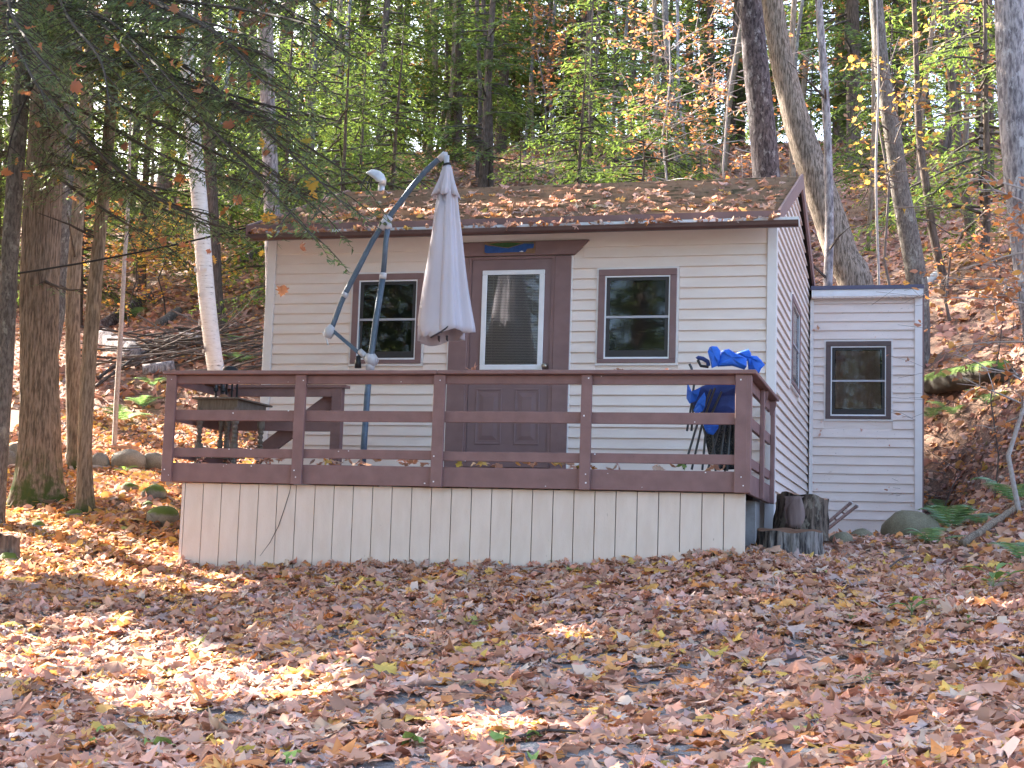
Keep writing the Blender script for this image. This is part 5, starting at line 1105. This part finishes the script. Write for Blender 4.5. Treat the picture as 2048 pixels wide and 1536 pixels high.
# leaves caught in the hemlock boughs
CV = []
for i in range(14):
    tp = (MAPLE, OAK)[i % 2]; V, Fc, k = leaves(tp, np.zeros((1, 3)), np.array([[0, 0, 1.0]]), [.125], rng, .6, .1, .05, np.zeros(1)); CV.append(npmesh('caught_leaf', V, Fc, MT['hang'], np.repeat(pick(PALo if i < 9 else PALy, 1, rng), k, 0)))
for i in range(150):
    o_, P = BP[rng.integers(len(BP) - 2)]; p = P[int(len(P) * rng.uniform(.3, 1)) - 1] + rng.normal(0, .22, 3) + np.array([0, 0, -.1]); o = bpy.data.objects.new('caught_leaf', CV[rng.integers(14)]); COL.link(o); o.parent = o_
    o.location = p - ORG[big.name]; o.rotation_euler = (rng.normal(1.0, .7), rng.normal(0, .7), rng.uniform(0, 6.28)); s = rng.uniform(.7, 1.25); o.scale = (s, s, s)
# ------------------------------------------------------------------ leafy saplings and shrubs
def leafy(name, label, base, H, spread, nb, nl, pal, size, seed, bias=(0, 0), z0=.3, mat='twig', tpl=BEECH, cat='tree', tr=.03, group=None, droop=.15):
    rng = np.random.default_rng(seed); base = np.array(base, float); t = thing(name, label, cat, tuple(base), group)
    P = [base + np.array([rng.normal(0, .05) * k, rng.normal(0, .05) * k, -.1 + (H + .1) * k / 5]) for k in range(6)]
    MB().tube(P, list(np.linspace(tr, tr * .35, 6)), 8, False).build('trunk', MT[mat], t, smooth=True)
    lim = MB(); pos = []
    for b_ in range(nb):
        z = H * (z0 + (1 - z0) * rng.random()); p = P[0] + (P[-1] - P[0]) * z / H; yaw = rng.uniform(0, 6.28); L = spread * rng.uniform(.4, 1.1)
        d = unit(np.array([math.cos(yaw) + bias[0], math.sin(yaw) + bias[1], rng.normal(.18, .2)])); q = [p + d * L * k + np.array([rng.normal(0, .03), rng.normal(0, .03), -droop * L * k * k]) for k in (0, .35, .7, 1)]
        lim.tube(q, [tr * .4, tr * .3, tr * .2, .002], 5, False)
        for s_ in range(3):
            i = rng.integers(1, 3); d2 = unit(d + rng.normal(0, .6, 3)); l2 = L * .4; q2 = [q[i], q[i] + d2 * l2 * .5, q[i] + d2 * l2 + np.array([0, 0, -.05])]; lim.tube(q2, [tr * .2, tr * .14, .002], 4, False)
            for k in range(max(1, nl // (nb * 4))): f = rng.random(); pos.append(q2[0] + (q2[2] - q2[0]) * f + rng.normal(0, .05, 3))
        for k in range(max(1, nl // (nb * 4))): f = .3 + .7 * rng.random(); pos.append(q[0] + (q[3] - q[0]) * f + rng.normal(0, .05, 3))
    tag(lim.build('limbs', MT[mat], t), kind='stuff')
    if nl:
        pos = np.array(pos); V, Fc, k = leaves(tpl, pos - base, np.tile([0, -.4, .9], (len(pos), 1)), size * rng.uniform(.6, 1.25, len(pos)), rng, .5, .55, .04)
        o = link('crown', npmesh('crown', V, Fc, MT['hang'], np.repeat(pick(pal, len(pos), rng), k, 0)), t)
    return t
def at(u, v, Y): p = px(u, v, Y); return (p[0], Y, g1(p[0], Y))
leafy('beech_sapling', 'orange leaved beech sapling above the roof, between the umbrella tip and the dark trunk', at(1330, 300, 15), 6.4, 2.2, 46, 1300, PALo, .105, 1, (-.35, -.2), .25, 'palebranch')
leafy('beech_sapling', 'thin orange leaved beech right beside the dark lichen trunk behind the roof', at(1450, 300, 11), 6.6, 1.7, 34, 800, PALo, .10, 2, (0, 0), .35, 'palebranch')
leafy('beech_sapling', 'copper leaved beech high on the hill in the middle of the stand', at(1090, 300, 26), 6.0, 2.2, 36, 700, PALo, .14, 3)
leafy('maple_sapling', 'yellow leaved maple sapling above the shed roof', at(1790, 400, 9), 6.4, 1.6, 26, 250, [*PALy, ((.42, .28, .06), 50)], .12, 4, (0, -.2), .5, 'twig', MAPLE)
leafy('beech_sapling', 'orange leaved beech on the upper right slope', at(1930, 300, 18), 6.5, 2.4, 44, 1200, PALo, .13, 5)
leafy('beech_sapling', 'orange brown beech sapling at the right photo edge', at(2040, 700, 1.2), 3.6, 1.0, 30, 520, PALo, .105, 6, (-.3, -.1), .3, 'palebranch')
leafy('beech_sapling', 'low coppery beech right of the curved trunk above the shed', at(1730, 480, 8.5), 2.6, 1.1, 24, 420, PALo, .09, 7, (0, 0), .2)
leafy('yellow_shrub', 'spreading shrub with small yellow leaves on the left hillside', at(335, 590, 13), 2.2, 2.0, 46, 1300, PALy, .085, 8, (0, 0), .15, 'twig_dark', BEECH, 'shrub', .02)
leafy('yellow_shrub', 'orange and yellow shrub between the slim trunk and the grey sapling', at(262, 600, 12), 2.6, 1.1, 26, 520, [*PALo, *PALy], .10, 9, (0, 0), .15, 'twig_dark', BEECH, 'shrub', .02)
leafy('maple_sapling', 'golden maple glowing behind the twin brown trunks', at(205, 300, 12), 8.2, 1.5, 26, 700, PALy, .14, 10, (.2, -.2), .62, 'twig', MAPLE)
leafy('bare_shrub', 'bare pale twigged shrub on the bank in front of the right edge trunk', at(1985, 560, 3.6), 3.4, 1.9, 26, 110, PALo, .10, 11, (-.8, -.3), .35, 'twig', BEECH, 'shrub', .011, None, .02)
leafy('bare_shrub', 'bare twiggy shrub leaning over the roof ridge left of the dark trunk', at(1400, 380, 9.5), 2.9, 1.6, 24, 160, PALo, .09, 12, (-.5, -.2), .3, 'palebranch', BEECH, 'shrub', .018)
leafy('bare_shrub', 'tangled bare shrub beside the shed on the dark lower bank', at(1880, 960, 5.4), 1.2, 1.0, 26, 40, PALo, .08, 13, (0, -.1), .1, 'twig', BEECH, 'shrub', .012)
leafy('beech_sapling', 'small orange seedling beeches on the slope right of the leaning stem', at(1900, 480, 11), 1.9, 1.1, 20, 300, PALo, .09, 14)
for i, (u, Y, H) in enumerate([(1230, 33, 7), (1130, 30, 6), (1010, 36, 7), (880, 34, 6), (1620, 30, 8), (1720, 27, 7), (1840, 30, 8), (1400, 28, 7), (1960, 28, 8), (640, 33, 6), (400, 30, 6)]):
    leafy('beech_sapling', 'far copper leaved beech glowing between the hillside hemlocks', at(u, 250, Y), H, 2.4, 30, 520, [*PALo, ((.60, .40, .10), 30)], .20, 40 + i, group='far copper beeches on the hill')
# ferns
def fern(label, u, v, size, nf, seed, Y=None, spread=(0, 6.28), group='ferns'):
    rng = np.random.default_rng(seed); p = gp(u, v) if Y is None else np.array([px(u, v, Y)[0], Y, g1(px(u, v, Y)[0], Y)]); t = thing('fern', label, 'fern', tuple(p), group)
    for f in range(nf):
        yaw = spread[0] + (spread[1] - spread[0]) * (f + rng.random() * .7) / nf; L = size * rng.uniform(.7, 1.1); el = rng.uniform(.5, 1.1); T = []; N = 16; prev = np.zeros(3)
        d = np.array([math.cos(yaw), math.sin(yaw), 0]); s = np.array([-math.sin(yaw), math.cos(yaw), 0])
        pts = [d * L * k * .95 * math.cos(el * .8) + np.array([0, 0, L * math.sin(el) * (1.25 * k - .8 * k * k)]) for k in np.linspace(0, 1, N)]
        for k in range(2, N):
            q = pts[k]; tn = unit(pts[min(k + 1, N - 1)] - pts[k - 1]); w_ = L * .27 * math.sin(math.pi * (k / N) ** .8) + .01
            for sg in (1, -1):
                tip = q + (s * sg * .95 + tn * .35) * w_ + np.array([0, 0, -.15 * w_]); T.append([q - tn * L * .027, q + tn * L * .027, tip])
        for k in range(N - 1): T.append([pts[k] + s * .003, pts[k] - s * .003, pts[k + 1]])
        T = np.array(T); tri_obj('frond', T, greens(len(T), rng, (.13, .225, .125), (.23, .35, .20), 0), MT['fern'], t)
FN = [('fern drooping in front of the boulder', 1862, 1092, .5, 7), ('fern right of the boulder at the shed corner', 1905, 1062, .6, 8), ('fern above the boulder fern, deeper on the bank', 1880, 1030, .55, 7), ('long fern reaching in from the right edge', 2030, 1010, .75, 8), ('fern under the bright mossy log', 1905, 838, .55, 7), ('fern against the shed wall below the mossy log', 1862, 842, .45, 6), ('upright fern right of the mossy log', 1975, 815, .5, 6), ('fern at the right edge beside the broad leaved weed', 2046, 1130, .45, 6),
      ('lower fern on the left hillside by the grey sapling', 245, 845, .6, 9), ('fern just above the lower left hillside fern', 285, 818, .55, 8), ('fern left of the deck post on the slope', 305, 775, .5, 7), ('fern behind the deck rail right of the birch', 480, 728, .5, 7), ('fern higher on the slope right of the birch', 470, 690, .55, 7), ('small fern left of the birch on the hillside', 268, 640, .6, 7), ('middle one of the three fernlets under the skirting', 1109, 1130, .26, 3), ('left one of the three fernlets under the skirting', 1088, 1134, .22, 3), ('right one of the three fernlets under the skirting', 1138, 1131, .24, 3), ('tiny fern near the sticks at the right end of the skirting', 1440, 1122, .2, 4), ('fern in leaves right of the long boulder fern', 1960, 1052, .4, 6)]
for i, (lb, u, v, s, nf) in enumerate(FN): fern('green ' + lb, u, v, s, nf, 200 + i)
def weed(label, u, v, size, n, seed, wide=.3):
    rng = np.random.default_rng(seed); p = gp(u, v); t = thing('broadleaf_weed', label, 'plant', tuple(p), 'green weeds')
    prof_ = [(0, .0), (.12, .10), (.35, .17), (.6, .15), (.82, .08), (1, 0)]; top = np.array([0, 0, size * .45])
    MB().tube([p - (0, 0, .02), p + top * .6 + (.01, 0, 0), p + top], [.005, .004, .002], 6, False).build('stem', MT['weedstem'], t)
    for i in range(n):
        yaw = 2.4 * i + rng.normal(0, .3); L = size * rng.uniform(.55, 1.0); h = size * rng.uniform(.1, .45); a = rng.uniform(.3, .9); V = []
        for k, w_ in prof_:
            r_ = .25 * L + L * k; z = h + L * (.25 * math.sin(a)) + L * k * math.sin(a) - .55 * L * k * k; w2 = L * w_ * wide * 3
            for sgn, dz in ((-1, .25 * w2), (0, 0), (1, .25 * w2)): V.append((r_ * math.cos(yaw) - sgn * w2 * math.sin(yaw), r_ * math.sin(yaw) + sgn * w2 * math.cos(yaw), z + dz))
        Fq = [(i_ * 3 + j, i_ * 3 + j + 1, i_ * 3 + j + 4, i_ * 3 + j + 3) for i_ in range(5) for j in (0, 1)]
        c_ = greens(1, rng, (.12, .22, .07), (.22, .36, .12), 0); link('leaf', npmesh('leaf', V, Fq, MT['fern'], np.tile(c_, (len(V), 1)) * rng.uniform(.85, 1.15, (len(V), 1)), True), t)
        q = np.array([.25 * L * math.cos(yaw), .25 * L * math.sin(yaw), h + L * .25 * math.sin(a)])
        MB().tube([p + (0, 0, h * .7), p + q], [.003, .002], 5, False).build('leaf_stalk', MT['weedstem'], t)
weed('bright green broad leaved weed among leaves at the right', 1985, 1185, .30, 7, 1); weed('small bluish green weed in the foreground leaves at the right', 1822, 1238, .22, 7, 2); weed('tiny green sprout in the lower right leaves', 1728, 1375, .13, 4, 3); weed('small green weed right below the stumps', 1700, 1250, .10, 4, 4); weed('yellow green sprouts in the sun before the rocks', 248, 950, .16, 7, 5); weed('little green weed on the leaves at the right', 1935, 1258, .12, 4, 6)

# ------------------------------------------------------------------ unseen canopy added to shade the yard, leaves cut out for sun patches
PATCH = [([(-60, 1005), (60, 1000), (130, 1035), (240, 1070), (350, 1095), (430, 1135), (540, 1145), (500, 1185), (330, 1180), (250, 1160), (120, 1150), (40, 1160), (-60, 1160)], .99), ([(190, 940), (350, 945), (360, 1015), (300, 1050), (200, 1000)], .96),
    ([(-60, 1255), (120, 1238), (230, 1222), (300, 1262), (420, 1292), (500, 1335), (420, 1385), (330, 1415), (240, 1400), (170, 1355), (60, 1342), (-60, 1345)], .99), ([(470, 1352), (560, 1328), (690, 1330), (680, 1372), (600, 1388), (500, 1382)], .95),
    ([(900, 1440), (960, 1408), (1010, 1425), (1070, 1440), (1000, 1475), (920, 1468)], .95), ([(1125, 1243), (1195, 1243), (1195, 1275), (1125, 1275)], .95), ([(1360, 1188), (1530, 1188), (1520, 1240), (1370, 1240)], .9), ([(990, 1140), (1070, 1138), (1070, 1162), (990, 1165)], .9), ([(640, 1300), (720, 1305), (700, 1330), (620, 1330)], .8)]
def inpoly(u, v, poly):
    c = np.zeros(len(u), bool); n = len(poly)
    for i in range(n):
        x0, y0 = poly[i]; x1, y1 = poly[(i + 1) % n]
        if y0 == y1: continue
        c ^= ((y0 > v) != (y1 > v)) & (u < (x1 - x0) * (v - y0) / (y1 - y0) + x0)
    return c
rng = np.random.default_rng(66); NC = 72000
gxx = rng.uniform(-15, 11, NC); gyy = rng.uniform(-12.5, 3.5, NC); G = np.stack([gxx, gyy, gz(gxx, gyy)], 1)
uu, vv, _q = 1024 + F_PX * ((G - CAM) @ RI) / ((G - CAM) @ FW), 768 - F_PX * ((G - CAM) @ UP) / ((G - CAM) @ FW), 0
drop = np.zeros(NC)
for ox, oy in ((0, 0), (.15, 0), (-.15, 0), (0, .22), (0, -.22)):
    d_ = G + np.array([ox, oy, .05]) - CAM; uu, vv = 1024 + F_PX * (d_ @ RI) / (d_ @ FW), 768 - F_PX * (d_ @ UP) / (d_ @ FW)
    for poly, pk in PATCH: drop = np.maximum(drop, pk * inpoly(uu, vv, poly))
T_ = np.full(NC, 27.0)
for tt in np.arange(26, 6.5, -.5):
    d_ = G + SUN * tt - CAM; q_ = d_ @ FW; u_, v_ = 1024 + F_PX * (d_ @ RI) / q_, 768 - F_PX * (d_ @ UP) / q_
    out_ = (u_ < -140) | (v_ < -110); run = (T_ == tt + .5) | ((tt == 26) & (T_ == 27)); T_[out_ & run] = tt
T_ += rng.uniform(.3, 8, NC); CP = G + SUN * T_[:, None]
keep = rng.random(NC) > drop
tz_ = (CP[:, 2] - 4.2) / SUN[2]; RF = CP - SUN * tz_[:, None]; onroof = (RF[:, 0] > -6) & (RF[:, 0] < 0) & (RF[:, 1] > -.4) & (RF[:, 1] < 3)
keep &= ~(onroof & (clump(RF[:, 0] * 2.2, RF[:, 1] * 2.2) > -.12))
CP = CP[keep]
hosts = [(o.location.x, o.location.y, o.name) for o in S.objects if o.get('category') in ('tree', 'birch') and 'group' not in o.keys() and o.name in ('hemlock_tree', 'tree', 'tree.001', 'tree.002', 'birch_tree', 'tree.003')]
for k, (x, y) in enumerate([(-15, -4), (-19.5, -4), (-22, -.5), (-18, 9.5), (-25, -3), (-27, 1.5), (-21, 10), (-31, 1), (-14.5, 9)]):  # unseen maples added for shade, trunks set clear of the sun gaps
    g = g1(x, y); t = thing('maple_tree', 'tall unseen maple added left of the yard to shade it', 'tree', (x, y, g), 'added unseen shade trees left of the yard'); q = rng.normal(0, .3, (6, 2)).cumsum(0) * .5
    trunk_mesh('trunk', [np.array([x + q[i, 0] * (i > 0), y + q[i, 1] * (i > 0), g - .3 + i * 2.6]) for i in range(6)], [.24, .22, .2, .17, .13, .08], MT['b_grey'], t, 14, .6, 0, .3, k)
    hosts.append((x, y, t.name))
HX = np.array([[h[0], h[1]] for h in hosts]); own = ((CP[:, None, :2] - HX[None]) ** 2).sum(-1).argmin(1)
for k, h in enumerate(hosts):  # added shading leaves are shared out as crowns of these trees
    q = CP[own == k]
    if len(q) < 50: continue
    o = S.objects[h[2]]; org = ORG[h[2]]; conifer = 'maple' not in h[2]; n_l = len(q)
    V, Fc, kk = leaves(SIMPLE, q - org, np.tile(SUN * .5 + np.array([0, 0, .4]), (n_l, 1)), rng.uniform(.17, .3, n_l), rng, .4, .6, .03)
    col = greens(n_l, rng, GA, GB, .1) if conifer else pick([*PALo, ((.30, .34, .06), 60), ((.50, .40, .06), 30)], n_l, rng)
    link('crown', npmesh('crown', V, Fc, MT['hang'], np.repeat(col, kk, 0)), o)
    lb = MB(); top = np.array([h[0], h[1], org[2] + 9])
    for i in range(14):
        e = q[rng.integers(len(q))]; a = np.array([h[0], h[1], org[2] + rng.uniform(6.5, 11)]); lb.tube([a, a + (e - a) * .5 + (0, 0, .4), e], [.07, .045, .012], 5, False)
    tag(lb.build('limbs', MT['twig'], o), kind='stuff')
# trees behind the photographer, seen mirrored in the panes
r_ = np.random.default_rng(97)
for tx_, ty_ in ((-6.4, -27), (-8.2, -36), (-7.2, -31), (-17.5, -30), (-15.2, -26)): plant_tree(TALL[2 if ty_ > -31 else 0], tx_, ty_, 'dark hemlock behind the photographer, mirrored in the window panes', 'hemlocks behind the photographer', ty_, 1.3)
for i in range(40):
    tx_, ty_ = r_.uniform(-30, 18), r_.uniform(-50, -25)
    if abs(tx_ - (-2.9 + .273 * ty_)) < 1.0: continue
    plant_tree(TALL[i % 4], tx_, ty_, 'dark hemlock behind the photographer, mirrored in the window panes', 'hemlocks behind the photographer', r_.uniform(0, 6.28), r_.uniform(1.1, 1.4))
